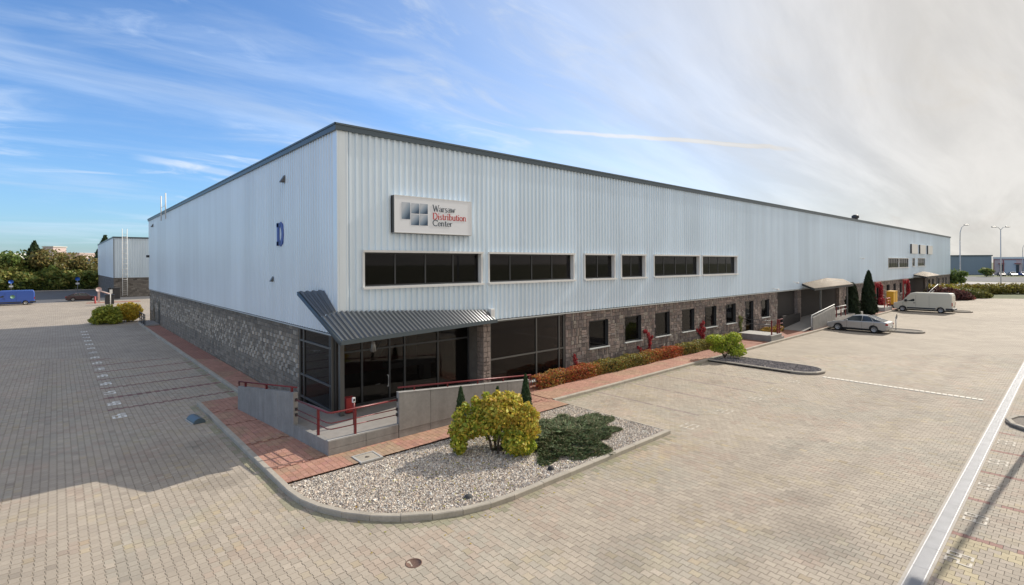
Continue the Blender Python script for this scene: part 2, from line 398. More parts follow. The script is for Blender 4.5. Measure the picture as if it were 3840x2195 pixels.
def paver_color(x, y):
    c = SAND * (1 + .045 * rng.standard_normal())
    g = gnoise(x, y, .35, 3.1); h = gnoise(x, y, .8, 9.7); k = gnoise(x, y, .13, 5.5)
    c = c * (1 + .10 * k)
    if g > .16 and rng.random() < .7: c = c * np.array([.94, .97, .98])
    if h > .20 and rng.random() < .6: c = c * np.array([1.0, .95, .94])
    if h < -.28 and rng.random() < .55: c = c * np.array([1.01, 1.0, .94])
    if rng.random() < .02: c = c * np.array([1.05, 1.01, .90])
    if rng.random() < .04: c = c * .88
    for (sx, sy, ax, ay, f) in STAINS:
        q = ((x - sx) / ax) ** 2 + ((y - sy) / ay) ** 2 + .8 * gnoise(x, y, 1.3, sx)
        if q < 1: c = c * (f + (1 - f) * max(q, 0))
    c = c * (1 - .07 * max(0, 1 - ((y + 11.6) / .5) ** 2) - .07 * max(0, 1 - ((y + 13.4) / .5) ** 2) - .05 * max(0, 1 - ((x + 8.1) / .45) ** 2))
    dk = min(abs(x + 3.22) if -4 < y < 7.4 else 9, abs(math.hypot(x - RC[0], y - RC[1]) - RR - .06) if (x < RC[0] and y < RC[1]) else 9, abs(y + 8.36) if 1 < x < 8.5 else 9, abs(y + 2.8) if x > 8.5 else 9, abs(x + 1.38) if y > 7.4 else 9)
    if dk < .22: c = c * (np.array([.74, .80, .70]) if rng.random() < .65 else .88)
    # bay lines of dark red pavers
    if -6.0 < x < -1.3 and y > 7.8:
        for q in range(15):
            if abs(y - (9.05 + 2.5 * q)) < .11: c = np.array([.235, .13, .115]) * (1 + .08 * rng.standard_normal())
    if -7.9 < y < -2.8 and x > 9.0:
        for lx in (11.15, 13.85, 16.4, 18.9, 21.5):
            if abs(x - lx) < .11 and rng.random() < .9: c = np.array([.30, .245, .215]) * (1 + .08 * rng.standard_normal())
    if y < -15.98:
        for lx in (4.7, 7.15, 9.6, 12.05, 14.5, 16.95):
            if abs(x - lx) < .105: c = (np.array([.30, .17, .14]) if rng.random() < .75 else np.array([.31, .25, .21]))
        if 4.8 < x < 7.05 and (y > -16.55 or x < 5.3 or x > 6.6) and rng.random() < .8: c = np.array([.44, .37, .24]) * (1 + .06 * rng.standard_normal())
    if -9.6 < y < -8.3 and 4.5 < x < 8.6 and rng.random() < .6: c = c * np.array([1.03, 1.01, .93])
    return np.clip(c, .02, .9)
cells = []
for i in range(-330, 330):
    x = i * PW
    for j in range(-200, 250):
        y = j * PL + (PL / 2 if i % 2 else 0)
        d = depth(x, y)
        if d < 8.6 or d > 33: continue
        if abs(lateral(x, y)) > d * 1.04 + .5: continue
        if in_island(x, y) and in_island(x - .2, y - .2) and in_island(x + .2, y - .2) and in_island(x - .2, y + .2) and in_island(x, y - .2): continue
        cells.append((d, x, y))
cells.sort()
def expand(cells, colf, z0, jit=.0012):
    n = len(cells); V = np.tile(TV, (n, 1, 1)).astype(np.float32)
    P = np.array([(c[1], c[2], z0) for c in cells], dtype=np.float32); P[:, 2] += rng.normal(0, jit, n)
    V += P[:, None, :]
    tilt = rng.normal(0, .006, (n, 2)); V[:, :, 2] += (V[:, :, 0] - P[:, None, 0]) * tilt[:, None, 0] + (V[:, :, 1] - P[:, None, 1]) * tilt[:, None, 1]
    F = TF[None] + (np.arange(n) * 24)[:, None, None]
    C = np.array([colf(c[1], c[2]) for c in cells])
    return V.reshape(-1, 3), F.reshape(-1, 4), np.repeat(C, 17, axis=0)
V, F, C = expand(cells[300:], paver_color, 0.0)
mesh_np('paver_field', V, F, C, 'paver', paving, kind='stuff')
jb = MB(); 
jb.add([(x, y, -.010) for x, y in [(-40, -30), (40, -30), (40, -2.66), (8.42, -2.66), (8.42, -8.3)] + arc[::-1] + [(-3.15, 7.4), (-1.3, 7.4), (-1.3, 20), (-40, 20)]], [tuple(range(5 + len(arc) + 4))])
# (joint sand only under the near pavers: clip to the disc where real pavers lie)
joint = []
nx = 0
gV = []; gF = []
s_ = .5
occ = set((int(math.floor(c[1] / s_)), int(math.floor(c[2] / s_))) for c in cells)
for a, q in [c for c in occ if all((c[0] + i, c[1] + j) in occ for i in (-1, 0, 1) for j in (-1, 0, 1)) or depth(c[0] * s_, c[1] * s_) < 28]:
    k = len(gV); gV += [(a * s_, q * s_, -.0115), ((a + 1) * s_, q * s_, -.0115), ((a + 1) * s_, (q + 1) * s_, -.0115), (a * s_, (q + 1) * s_, -.0115)]; gF.append((k, k + 1, k + 2, k + 3))
mesh_np('joint_sand', np.array(gV), np.array(gF), None, 'joint', paving, kind='stuff')
def paver_mesh(col, m='paver'):
    me = bpy.data.meshes.new('paver'); me.from_pydata(TV.tolist(), [], TF.tolist())
    a = me.attributes.new('tint', 'FLOAT_COLOR', 'FACE'); a.data.foreach_set('color', np.tile([*col, 1], 17).astype(np.float32)); me.materials.append(M[m]); return me
pm_cache = {}
for c in cells[:300]:
    col = paver_color(c[1], c[2]); key = tuple(np.round(col / .03).astype(int))
    if key not in pm_cache: pm_cache[key] = paver_mesh(np.array(key) * .03)
    obj_from(pm_cache[key], 'paver', paving, (c[1], c[2], rng.normal(0, .0012)), (rng.normal(0, .006), rng.normal(0, .006), 0))

# red pavers on the path
REDC = np.array([.42, .225, .165])
def red_color(x, y):
    c = REDC * (1 + .07 * rng.standard_normal())
    if gnoise(x, y, .8, 2.2) > .15: c = c * np.array([.95, 1.08, 1.0])
    if y > 7.3 or (x < -1 and y > 3.5): c = c * np.array([.95, .95, .95])
    if abs(x + .2) < .9 and -3.6 < y < -2.6: c = np.array([.36, .25, .17]) * (1 + .06 * rng.standard_normal())
    return np.clip(c, .02, .8)
RR_ = [(-3.0, 8.36, -3.58, -2.47), (8.36, 60, -2.58, -1.02), (7.2, 8.36, -2.47, -1.02), (-3.0, -1.4, -2.47, .2), (-3.0, -1.65, .2, 3.0), (-3.0, -1.9, 3.0, 5.2), (-3.0, -.05, 5.2, 7.38), (-1.16, -.05, 7.38, 30)]
rc = []
for i in range(-60, 300):
    x = i * PW + .05
    for j in range(-60, 160):
        y = j * PL + (PL / 2 if i % 2 else 0)
        d = depth(x, y)
        if d < 8 or d > 32: continue
        rect = None
        for q in RR_:
            if q[0] - .1 < x < q[1] + .1 and q[2] - .12 < y < q[3] + .12: rect = q; break
        if rect is None or (abs(x + .55) < .3 and abs(y + 3.35) < .3): continue
        full = rect[0] + .13 < x < rect[1] - .13 and rect[2] + .15 < y < rect[3] - .15
        rc.append((d, x, y, full, rect))
rc.sort()
rcf = [c for c in rc if c[3]][:250]; ids = set(id(c) for c in rcf); rcs = [c for c in rc if id(c) not in ids]
V, F, C = expand(rcs, red_color, .118)
rect_ = np.repeat(np.array([c[4] for c in rcs]), 24, axis=0); V[:, 0] = np.clip(V[:, 0], rect_[:, 0], rect_[:, 1]); V[:, 1] = np.clip(V[:, 1], rect_[:, 2], rect_[:, 3])
mesh_np('red_paver_field', V, F, C, 'paver', path, kind='stuff')
for c in rcf:
    col = red_color(c[1], c[2]); key = tuple(np.round(col / .02).astype(int) + 1000)
    if key not in pm_cache: pm_cache[key] = paver_mesh((np.array(key) - 1000) * .02)
    obj_from(pm_cache[key], 'red_paver', path, (c[1], c[2], .118 + rng.normal(0, .001)), (rng.normal(0, .006), rng.normal(0, .006), 0))

# kerbs
kb = MB(); kb.add([(x, y, -.006) for x, y in [(-3.1, 7.4), (-3.1, -4), (-2.9, -4), (-2.9, 7.4)]], [(0, 1, 2, 3)])
kerb = kb.build('kerb', 'joint', None, kind='structure')
def kerb_mesh(Ln, w=.15, h=.135, r=.02):
    b = MB(); g = .006
    prof = [(0, -.1), (0, h - r), (r, h), (w, h), (w, -.1)]
    n = len(prof); vs = [(g, p[0], p[1]) for p in prof] + [(Ln - g, p[0], p[1]) for p in prof]
    b.add(vs, [tuple(range(n)), tuple(range(n, 2 * n))[::-1]] + [(i, n + i, n + (i + 1) % n, (i + 1) % n) for i in range(n)])
    me = bpy.data.meshes.new('kerbstone'); me.from_pydata(b.v, [], b.f); me.materials.append(M['kerb']); return me
km = kerb_mesh(1.0)
def kerb_run(p0, p1, me=km, Ln=1.0, parent=None):
    p0 = Vector(p0); p1 = Vector(p1); d = (p1 - p0); n = max(1, round(d.length / Ln)); a = math.atan2(d.y, d.x)
    for i in range(n):
        q = p0 + d * (i / n); o = obj_from(me, 'kerbstone', parent or kerb, (q.x, q.y, rng.normal(0, .003)), (0, 0, a)); o.scale.x = d.length / n / Ln
kerb_run((-3.15, 7.4), (-3.15, -4.1))
ka = [PI + (i / 9) * PI / 2 for i in range(10)]
for i in range(9):
    a0, a1 = ka[i], ka[i + 1]
    kerb_run((RC[0] + RR * math.cos(a0), RC[1] + RR * math.sin(a0)), (RC[0] + RR * math.cos(a1), RC[1] + RR * math.sin(a1)), kerb_mesh(.733), .733)
kerb_run((1.05, -8.3), (8.42, -8.3))
kerb_run((8.42, -2.74), (104.5, -2.74))
kerb_run((-1.32, 47.5), (-1.32, 7.4))
eb = MB(); eb.box(8.38, 8.43, -8.15, -2.75, -.05, .105); eb.build('edging', 'kerb', kerb)
eb = MB(); eb.box(-2.98, -2.0, 7.38, 7.43, -.05, .10); eb.box(-2.0, -1.2, 7.38, 7.43, -.05, .10); eb.build('edging', 'kerb', kerb)

# ---- gravel
def stones(n, inside, bx, z, size, cols, name, seed, **p):
    r = np.random.default_rng(seed)
    P = np.column_stack([r.uniform(bx[0], bx[1], n), r.uniform(bx[2], bx[3], n)])
    keep = np.array([inside(a, q) for a, q in P]); P = P[keep]; n = len(P)
    base = np.array([(1, 0, 0), (-1, 0, 0), (0, 1, 0), (0, -1, 0), (0, 0, 1), (0, 0, -1)], dtype=float)
    V = np.tile(base, (n, 1, 1)) * (1 + .3 * r.standard_normal((n, 6, 1)))
    S = size * np.exp(.3 * r.standard_normal((n, 1, 1))) * np.array([1, .8, .6]); V = V * S
    # random rotation
    q = r.standard_normal((n, 4)); q /= np.linalg.norm(q, axis=1)[:, None]; w, x, y, zq = q.T
    R = np.stack([np.stack([1 - 2 * (y * y + zq * zq), 2 * (x * y - w * zq), 2 * (x * zq + w * y)], 1), np.stack([2 * (x * y + w * zq), 1 - 2 * (x * x + zq * zq), 2 * (y * zq - w * x)], 1), np.stack([2 * (x * zq - w * y), 2 * (y * zq + w * x), 1 - 2 * (x * x + y * y)], 1)], 1)
    V = np.einsum('nij,nkj->nki', R, V)
    V[:, :, 0] += P[:, 0:1]; V[:, :, 1] += P[:, 1:2]; V[:, :, 2] += z + r.uniform(0, size * .8, (n, 1))
    F = np.array([(0, 2, 4), (2, 1, 4), (1, 3, 4), (3, 0, 4), (2, 0, 5), (1, 2, 5), (3, 1, 5), (0, 3, 5)])[None] + (np.arange(n) * 6)[:, None, None]
    C = np.array(cols)[r.integers(0, len(cols), n)] * (1 + .15 * r.standard_normal((n, 1)))
    return mesh_np(name, V.reshape(-1, 3), F.reshape(-1, 3), np.repeat(np.clip(C, .03, .9), 8, axis=0), 'gravel', None, kind='stuff', **p)
def in_bed(x, y):
    if y > -3.66 or y < -8.14 or x < -2.98 or x > 8.36: return False
    if x < RC[0] and y < RC[1] and math.hypot(x - RC[0], y - RC[1]) > RR - .16: return False
    if abs(x + .55) < .40 and abs(y + 3.35) < .42: return False
    return True
arc_in = [(RC[0] + (RR - .15) * math.cos(a), RC[1] + (RR - .15) * math.sin(a)) for a in np.linspace(PI, 1.5 * PI, 25)]
sheet('gravel_bed', [(-3.0, -3.6)] + arc_in + [(8.38, -8.15), (8.38, -3.55)], .075, 'gravel_bed')
GC = [(.72, .65, .55), (.60, .53, .45), (.80, .74, .65), (.52, .43, .36), (.42, .37, .33), (.66, .54, .44), (.28, .25, .23), (.84, .79, .72)]
stones(95000, in_bed, (-3, 8.4, -8.2, -3.5), .078, .021, GC, 'gravel', 3, label='pale beige pea gravel filling the planting bed inside the kerb')

# island with dark gravel beside the parking bays
def island(name, x0, x1, y0, y1, label, seed, nst):
    r = (x1 - x0) / 2; cx_ = (x0 + x1) / 2
    pl = [(x1, y1), (x0, y1), (x0, y0 + r)] + [(cx_ + r * math.cos(a), y0 + r + r * math.sin(a)) for a in np.linspace(PI, 2 * PI, 13)[1:]]
    t = thing(name, label, 'kerbed island', (cx_, (y0 + y1) / 2, 0))
    b = MB(); b.prism(pl, -.05, .085); b.build('gravel_fill', 'gravel_bed', t, off=(cx_, (y0 + y1) / 2, 0))
    off = Vector((cx_, (y0 + y1) / 2, 0))
    seg = [(x0, y1), (x0, y0 + r)] + [(cx_ + r * math.cos(a), y0 + r + r * math.sin(a)) for a in np.linspace(PI, 2 * PI, 7)[1:]] + [(x1, y1)]
    for i in range(len(seg) - 1):
        p, q = Vector(seg[i]), Vector(seg[i + 1]); n = max(1, round((q - p).length)); 
        for k in range(n):
            a_ = p.lerp(q, k / n); o = obj_from(km, 'kerbstone', t, (a_.x - off.x, a_.y - off.y, 0), (0, 0, math.atan2((q - p).y, (q - p).x))); o.scale.x = (q - p).length / n
    if nst:
        stones(nst, lambda x, y: x0 + .15 < x < x1 - .15 and y < y1 and (y > y0 + r or math.hypot(x - cx_, y - y0 - r) < r - .15), (x0, x1, y0, y1), .09, .026,
               [(.20, .18, .18), (.28, .25, .24), (.14, .13, .14), (.36, .32, .30)], 'dark_gravel', seed, label='dark crushed stone on the long parking island')
island('parking_island', 21.9, 24.4, -8.7, -2.8, 'long round-ended island of dark gravel between the parking bays beyond the shrub', 5, 24000)
island('parking_island', 45.6, 47.8, -9.2, -2.8, 'narrow round-ended kerbed island behind the silver car', 6, 0)
island('parking_island', 71.4, 73.6, -9.5, -2.8, 'far round-ended kerbed island behind the beige van', 6, 0)
island('lamp_island', 17.4, 20.4, -19.4, -16.0, 'small kerbed island at the right picture edge with a lamp base', 8, 0)
li = [o for o in bpy.data.objects if o.name.startswith('lamp_island')][0]; li.rotation_euler = (0, 0, PI)

# drain channel, low white hump strip
dc = MB(); dc.box(-30, 106, -15.98, -15.934, -.03, .013); dc.box(-30, 106, -15.656, -15.61, -.03, .013)
ch = dc.build('drain_channel', 'chan', None, kind='structure')
gm = MB()
gm.box(0.006, .994, 0, .27, -.02, .004)
for i in range(33): gm.box(.008 + i * .03, .008 + i * .03 + .014, .021, .249, .004, .012)
gm.box(0.006, .994, -.001, .02, .004, .014); gm.box(.006, .994, .25, .271, .004, .014)
gme = bpy.data.meshes.new('grate'); gme.from_pydata(gm.v, [], gm.f); gme.materials.append(M['steel'])
for i in range(0, 60): obj_from(gme, 'grate', ch, (1.0 + i, -15.93, 0))
gb = MB(); gb.box(61, 106, -15.93, -15.66, -.02, .006); gb.build('far_grate', 'steel', ch)
hs = thing('bay_divider', 'long low divider of pale concrete studs laid across the middle of the yard', 'divider strip', (22.2, -12, 0))
for i in range(31):
    b = MB(); y = 3.0 - i * .2; b.box(-.14, .12, y - .08, y + .08, -.01, .026); o = b.build('stud', 'divider', hs, bevel=.008)

# painted bay numbers (worn white strokes lying 4 mm above the pavers)
SEG = {'0': 'abcdef', '1': 'bc', '2': 'abged', '3': 'abgcd', '4': 'fgbc', '5': 'afgcd', '6': 'afgcde', '7': 'abc', '8': 'abcdefg', '9': 'abcdfg'}
def digit(b, ch_, ox, w, h, t, fn):
    S = {'a': (0, h - t, w, h), 'd': (0, 0, w, t), 'g': (0, h / 2 - t / 2, w, h / 2 + t / 2), 'f': (0, h / 2, t, h), 'b': (w - t, h / 2, w, h), 'e': (0, 0, t, h / 2), 'c': (w - t, 0, w, h / 2)}
    for si, s in enumerate(SEG[ch_]):
        x0, y0, x1, y1 = S[s]; dz = .0008 * si; b.add([(p[0], p[1], p[2] + dz) for p in (fn(ox + x0, y0), fn(ox + x1, y0), fn(ox + x1, y1), fn(ox + x0, y1))], [(0, 1, 2, 3)])
def number(txt, x, y, rz, w=.22, h=.46, t=.05, m='white_marking'):
    b = MB(); c, s = math.cos(rz), math.sin(rz); tw = len(txt) * (w + .1) - .1
    for i, ch_ in enumerate(txt): digit(b, ch_, i * (w + .1) - tw / 2, w, h, t, lambda u, v: (u * c - (v - h / 2) * s, u * s + (v - h / 2) * c, .006))
    o = b.build('bay_number', m, None); o.location = (x, y, 0)
    return o
ORD = 'nearest second third fourth fifth sixth seventh eighth ninth tenth eleventh twelfth thirteenth fourteenth farthest'.split()
for q in range(15):
    o = number(str(49 - q), -5.75, 7.75 + 2.5 * q, -PI / 2, .30, .46, .09)
    tag(o, f'{ORD[q]} worn white bay number in the shaded row left of the building, reading {49 - q}', 'painted number', 'bay numbers beside the left wall')
for q, x in enumerate((9.7, 12.5, 15.2, 17.6, 20.1)):
    tag(number(str(53 - q), x, -8.3, PI, .26, .5, .05, 'faded'), f'{ORD[q]} faint white bay number in the sunny row before the hedge, reading {53 - q}', 'painted number', 'bay numbers before the hedge')
for q, x in enumerate((5.95, 8.35, 10.8, 13.3, 15.75)):
    tag(number(str(62 + q), x, -16.25, PI, .2, .42, .045, 'faded'), f'{ORD[q]} white bay number right of the drain channel, reading {62 + q}', 'painted number', 'bay numbers beyond the drain channel')

# ------------------------------------------------------------ warehouse
LX, LY, EH, CB = 129.4, 50.0, 11.06, 3.47
wh = thing('warehouse', 'long white ribbed metal warehouse on a stone base with dark eaves', 'building')
RP, RD = .26, .068
def profile_x(x0, x1, cuts=()):
    pts = []
    k0 = math.floor(x0 / RP) - 1
    for k in range(k0, math.ceil(x1 / RP) + 2):
        for u, h in ((0, 0), (.10, 0), (.135, 1), (.225, 1)): pts.append((k * RP + u, h * RD))
    xs = np.array([p[0] for p in pts]); hs_ = np.array([p[1] for p in pts])
    q = sorted(set([x0, x1] + [p for p in xs if x0 < p < x1] + [c for c in cuts if x0 < c < x1]))
    return [(a, float(np.interp(a, xs, hs_))) for a in q]
def clad_panel(parent, x0, x1, z0, z1, fn, holes=(), name='cladding_panel', m='cladding'):
    b = MB(); pr = profile_x(x0, x1, [e for h in holes for e in (h[0], h[1])])
    for (a, ha), (c, hc) in zip(pr[:-1], pr[1:]):
        mid = (a + c) / 2; spans = [(z0, z1)]
        for h in holes:
            if h[0] < mid < h[1]: spans = [(z0, h[2]), (h[3], z1)]
        for s0, s1 in spans: b.add([fn(a, ha, s0), fn(c, hc, s0), fn(c, hc, s1), fn(a, ha, s1)], [(0, 1, 2, 3)])
    return b.build(name, m, parent)
WIN = [(.95, 6.5, 5.16, 6.46), (6.96, 12.68, 5.16, 6.46), (13.62, 16.22, 5.16, 6.46), (16.9, 19.3, 5.16, 6.46), (20.3, 25.95, 5.16, 6.46), (26.4, 31.8, 5.16, 6.46),
       (78.5, 84.6, 5.16, 6.5), (84.9, 90.9, 5.16, 6.5), (93.74, 95.5, 5.3, 6.55), (97.83, 103.5, 5.3, 6.55)]
fr_ = lambda x, h, z: (x, -.02 - h, z)
fl_ = lambda x, h, z: (-.02 - h, x, z)
edges = [.33, 6.83, 12.94, 19.44, 26.1, 32.6] + [32.6 + 6.05 * i for i in range(1, 17)]; edges[-1] = LX - .1
sub = []
for a, c in zip(edges[:-1], edges[1:]):
    k = 3 if a < 40 else 2
    for i in range(k): sub.append((a + (c - a) * i / k, a + (c - a) * (i + 1) / k))
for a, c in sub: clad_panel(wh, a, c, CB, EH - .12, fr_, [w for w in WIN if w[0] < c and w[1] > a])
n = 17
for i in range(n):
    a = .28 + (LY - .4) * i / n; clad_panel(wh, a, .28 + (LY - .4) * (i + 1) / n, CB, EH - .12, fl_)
# corner trim with vertical folds
b = MB(); b.box(-.075, .0, -.075, .30, CB, EH - .1); b.box(.0, .33, -.075, 0, CB, EH - .1); b.box(.27, .34, -.10, -.06, CB, EH - .1); b.build('corner_trim', 'trim', wh, bevel=.012)
b = MB(); b.box(LX - .1, LX + .05, -.08, .3, CB, EH - .1); b.box(-.08, .3, LY - .1, LY + .05, CB, EH - .1); b.build('corner_trim', 'trim', wh)
# inner wall behind the cladding, roof, far walls
b = MB()
def wall_with_holes(b, x0, x1, z0, z1, y0, y1, holes):
    hs2 = sorted(holes); cx0 = x0
    for h in hs2:
        b.box(cx0, h[0], y0, y1, z0, z1); b.box(h[0], h[1], y0, y1, z0, h[2]); b.box(h[0], h[1], y0, y1, h[3], z1); cx0 = h[1]
    b.box(cx0, x1, y0, y1, z0, z1)
wall_with_holes(b, .0, LX, CB, EH - .25, .0, .22, WIN); b.build('inner_wall', 'inner', wh)
b = MB(); b.box(0, .2, .22, LY, CB, EH - .25); b.box(LX - .2, LX, .22, LY, 0, EH - .25); b.box(0, LX, LY - .2, LY, 0, EH - .25); b.build('back_wall', 'inner', wh)
b = MB(); b.box(0, LX, 0, LY, EH - .25, EH - .14); b.build('roof', 'roof', wh)
b = MB(); b.box(.2, LX - .2, .22, 9.0, CB - .12, CB - .004); b.build('floor_slab', 'soffit', wh)
b = MB(); b.box(-.16, LX + .1, -.17, -.0, EH - .21, EH + .01); b.build('fascia', 'fascia', wh)
b = MB(); b.box(-.16, .0, .0, LY + .1, EH - .21, EH + .01); b.build('fascia', 'fascia', wh)
b = MB(); b.box(-.19, LX + .12, -.2, -.17, EH - .03, EH + .035); b.box(-.19, -.16, -.2, LY + .12, EH - .03, EH + .035); b.build('eave_gutter', 'fascia', wh)
b = MB(); b.box(-.10, LX, -.12, -.01, CB - .075, CB - .035); b.box(-.10, -.01, -.01, LY, CB - .075, CB - .035); b.build('base_flashing', 'sill', wh)
b = MB(); b.box(-.05, LX, -.06, .0, CB - .035, CB); b.box(-.05, -.0, .0, LY, CB - .035, CB); b.build('flashing_gap', 'black', wh)
# upper windows
def window_bays(x0, x1):
    w = x1 - x0
    return max(1, round(w / 1.45))
for wi, (x0, x1, z0, z1) in enumerate(WIN):
    b = MB(); t = .085
    b.box(x0 - .07, x1 + .07, -.19, -.01, z1, z1 + t); b.box(x0 - .09, x1 + .09, -.22, -.01, z0 - t, z0)
    b.box(x0 - .07, x0 + .012, -.12, .2, z0, z1); b.box(x1 - .012, x1 + .07, -.12, .2, z0, z1)
    b.box(x0, x1, -.0, .215, z0, z0 + .015)
    w = b.build('window', 'frame_white', wh)
    nb = window_bays(x0, x1); b = MB(); bw = (x1 - x0) / nb
    fo = -.16 if x0 > 60 else 0
    b.box(x0, x1, .10 + fo, .16 + fo, z0 + .015, z0 + .07); b.box(x0, x1, .10 + fo, .16 + fo, z1 - .05, z1)
    for i in range(nb + 1):
        xx = min(max(x0 + i * bw, x0 + .03), x1 - .03); b.box(xx - .03, xx + .03, .10 + fo, .16 + fo, z0 + .07, z1 - .05)
    b.build('frame', 'frame_dark', w)
    for i in range(nb):
        a, c = x0 + i * bw + .03, x0 + (i + 1) * bw - .03
        g = MB(); g.box(a, c, .125 + fo, .135 + fo, z0 + .07, z1 - .05); g.build('pane', 'glass_far' if x0 > 60 else 'glass_dark', w)
        if rng.random() < .8:
            zb = z0 + .07 + rng.choice([.18, .35, .45, .22]) ; g = MB(); g.box(a, c, .19, .20, zb, z1 - .05); g.box(a, c, .185, .205, zb - .025, zb); g.build('blind', 'blind', w)
# ---- stone base
def stone_wall(parent, rects, y_fn, colf, cellw, cellh, rngs, mode):
    """rects: list of (u0,u1,z0,z1) kept areas; returns list of (u0,u1,z0,z1,prot,col)"""
    out = []
    return out
def rock(b, u0, u1, z0, z1, d, fn, col, g=.007):
    u0 += g; u1 -= g; z0 += g; z1 -= g; e = .012
    j = [rng.uniform(-.006, .006) for _ in range(4)]
    vs = [fn(u0, 0, z0), fn(u1, 0, z0), fn(u1, 0, z1), fn(u0, 0, z1), fn(u0 + e, d + j[0], z0 + e), fn(u1 - e, d + j[1], z0 + e), fn(u1 - e, d + j[2], z1 - e), fn(u0 + e, d + j[3], z1 - e)]
    b.add(vs, [(4, 5, 6, 7), (0, 1, 5, 4), (1, 2, 6, 5), (2, 3, 7, 6), (3, 0, 4, 7)], col)
def finish_stones(lst, fn, parent, name, keyd, nparts=300):
    lst.sort(key=keyd)
    for s in lst[:nparts]:
        b = MB(); rock(b, *s[:4], s[4], fn, s[5]); b.build(name, 'stone', parent)
    b = MB()
    for s in lst[nparts:]: rock(b, *s[:4], s[4], fn, s[5])
    b.build(name + '_field', 'stone', parent, kind='stuff')
# left wall: coursed blocks with scattered pale ones
lw = MB(); lw.box(.03, .25, 4.15, LY, 0, CB - .075); lw = lw.build('wall', 'mortar', wh)
bl = []
nc = 17; hh = (CB - .075 - .04) / nc
DOORS_L = [(42.9, 43.9, .2, 2.35), (46.3, 47.4, .2, 2.35)]
for r in range(nc):
    z0 = .04 + r * hh; u = 4.16 + (0.27 if r % 2 else 0) ; 
    if u > 4.2: bl.append((4.16, u, z0, z0 + hh))
    while u < LY - .05:
        zr = z0 / CB
        split = (.30 < zr < .86)
        ln = .27 if split else .40
        bl.append((u, min(u + ln, LY), z0, z0 + hh)); u += ln
res = []
for i, (u0, u1, z0, z1) in enumerate(bl):
    if any(u1 > d[0] and u0 < d[1] and z0 < d[3] for d in DOORS_L): continue
    zr = (z0 + z1) / 2 / CB; small = .25 < (u1 - u0) < .3
    rw = int(round((z0 - .04) / hh)); k = int(round((u0 - 4.16) / .27)) + rw
    c = np.array([.25, .215, .172]) * (1 + .14 * rng.standard_normal()); d = .012 + rng.uniform(0, .02)
    if u0 < 5.0 and z0 > .2 and rng.random() < .5: c = c * 1.25
    p = .0
    if small and k % 2 == 0: p = .58 if .36 < zr < .80 else .22
    if small and k % 2 and rng.random() < .03: p = .4
    if rng.random() < p: c = np.array([.45, .40, .335]) * (1 + .13 * rng.standard_normal()); d = .045
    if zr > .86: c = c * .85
    res.append((u0, u1, z0, z1, d, tuple(np.clip(c, .03, .8))))
fn = lambda u, d, z: (.03 - d, u, z)
finish_stones(res, fn, lw, 'stone_block', lambda s: s[0] + abs(s[2] - 1.8) * 1.2)
# front wall: rough ashlar of mixed sizes
GW = [(14.07, 15.72, 1.34, 2.84), (17.32, 18.97, 1.34, 2.84), (20.55, 22.2, 1.34, 2.84), (23.78, 25.38, 1.34, 2.84), (26.95, 28.6, 1.36, 2.84), (30.16, 31.75, 1.36, 2.84), (33.52, 34.96, .3, 2.88), (36.56, 38.12, 1.35, 2.84),
      (62.5, 64.0, 1.35, 2.84), (66, 67.5, 1.35, 2.84), (72.8, 74.2, .3, 2.84), (78.0, 79.6, 1.35, 2.84), (81.9, 83.2, .3, 2.88), (85.8, 86.8, 1.35, 2.84), (107, 108.3, 1.2, 2.84), (110.5, 111.8, 1.2, 2.84), (116.4, 117.5, 1.2, 2.84), (120.9, 122, 1.2, 2.84), (124.1, 125.2, 1.2, 2.84)]
sect = [(12.16, 39.95), (57.8, 91.5), (104.5, LX)]
def front_stones(x0, x1, holes, zmax=CB - .08):
    out = []; c = .42; nxx = int((x1 - x0) / c); cw = (x1 - x0) / nxx; nz = 8; chh = (zmax - .02) / nz
    for i in range(nxx):
        for j in range(nz):
            a, q = x0 + i * cw, .02 + j * chh; r = rng.random()
            k = rng.choice([.34, .5, .62])
            if r < .22: rs = [(0, 1, 0, .5), (0, k, .5, 1), (k, 1, .5, 1)]
            elif r < .40: rs = [(0, k, 0, .5), (k, 1, 0, .5), (0, 1, .5, 1)]
            elif r < .58: rs = [(0, .42, 0, 1), (.42, 1, 0, .5), (.42, 1, .5, 1)]
            elif r < .72: rs = [(0, 1, 0, .36), (0, 1, .36, .7), (0, 1, .7, 1)]
            elif r < .86: rs = [(0, .5, 0, .5), (.5, 1, 0, .5), (0, .6, .5, 1), (.6, 1, .5, 1)]
            else: rs = [(0, .3, 0, 1), (.3, .62, 0, 1), (.62, 1, 0, .55), (.62, 1, .55, 1)]
            for (p0, p1, q0, q1) in rs:
                u0, u1, z0, z1 = a + p0 * cw, a + p1 * cw, q + q0 * chh, q + q1 * chh
                hit = [h for h in holes if u1 > h[0] and u0 < h[1] and z1 > h[2] and z0 < h[3]]
                for h in hit:
                    if u0 < h[0] < u1 and h[0] - u0 > .06: u1 = h[0]
                    elif u0 < h[1] < u1 and u1 - h[1] > .06: u0 = h[1]
                    elif z0 < h[2] < z1 and h[2] - z0 > .05: z1 = h[2]
                    elif z0 < h[3] < z1 and z1 - h[3] > .05: z0 = h[3]
                    else: u0 = u1
                if u1 - u0 < .03: continue
                c_ = 1.2 * np.array([[.205, .165, .15], [.17, .145, .135], [.24, .195, .175], [.21, .185, .165], [.15, .13, .125]][rng.integers(0, 5)]) * (1 + .12 * rng.standard_normal())
                if rng.random() < .05: c_ = np.array([.34, .31, .27])
                out.append((u0, u1, z0, z1, .012 + rng.uniform(0, .04), tuple(np.clip(c_, .03, .7))))
    return out
fnf = lambda u, d, z: (u, .03 - d, z)
allst = []
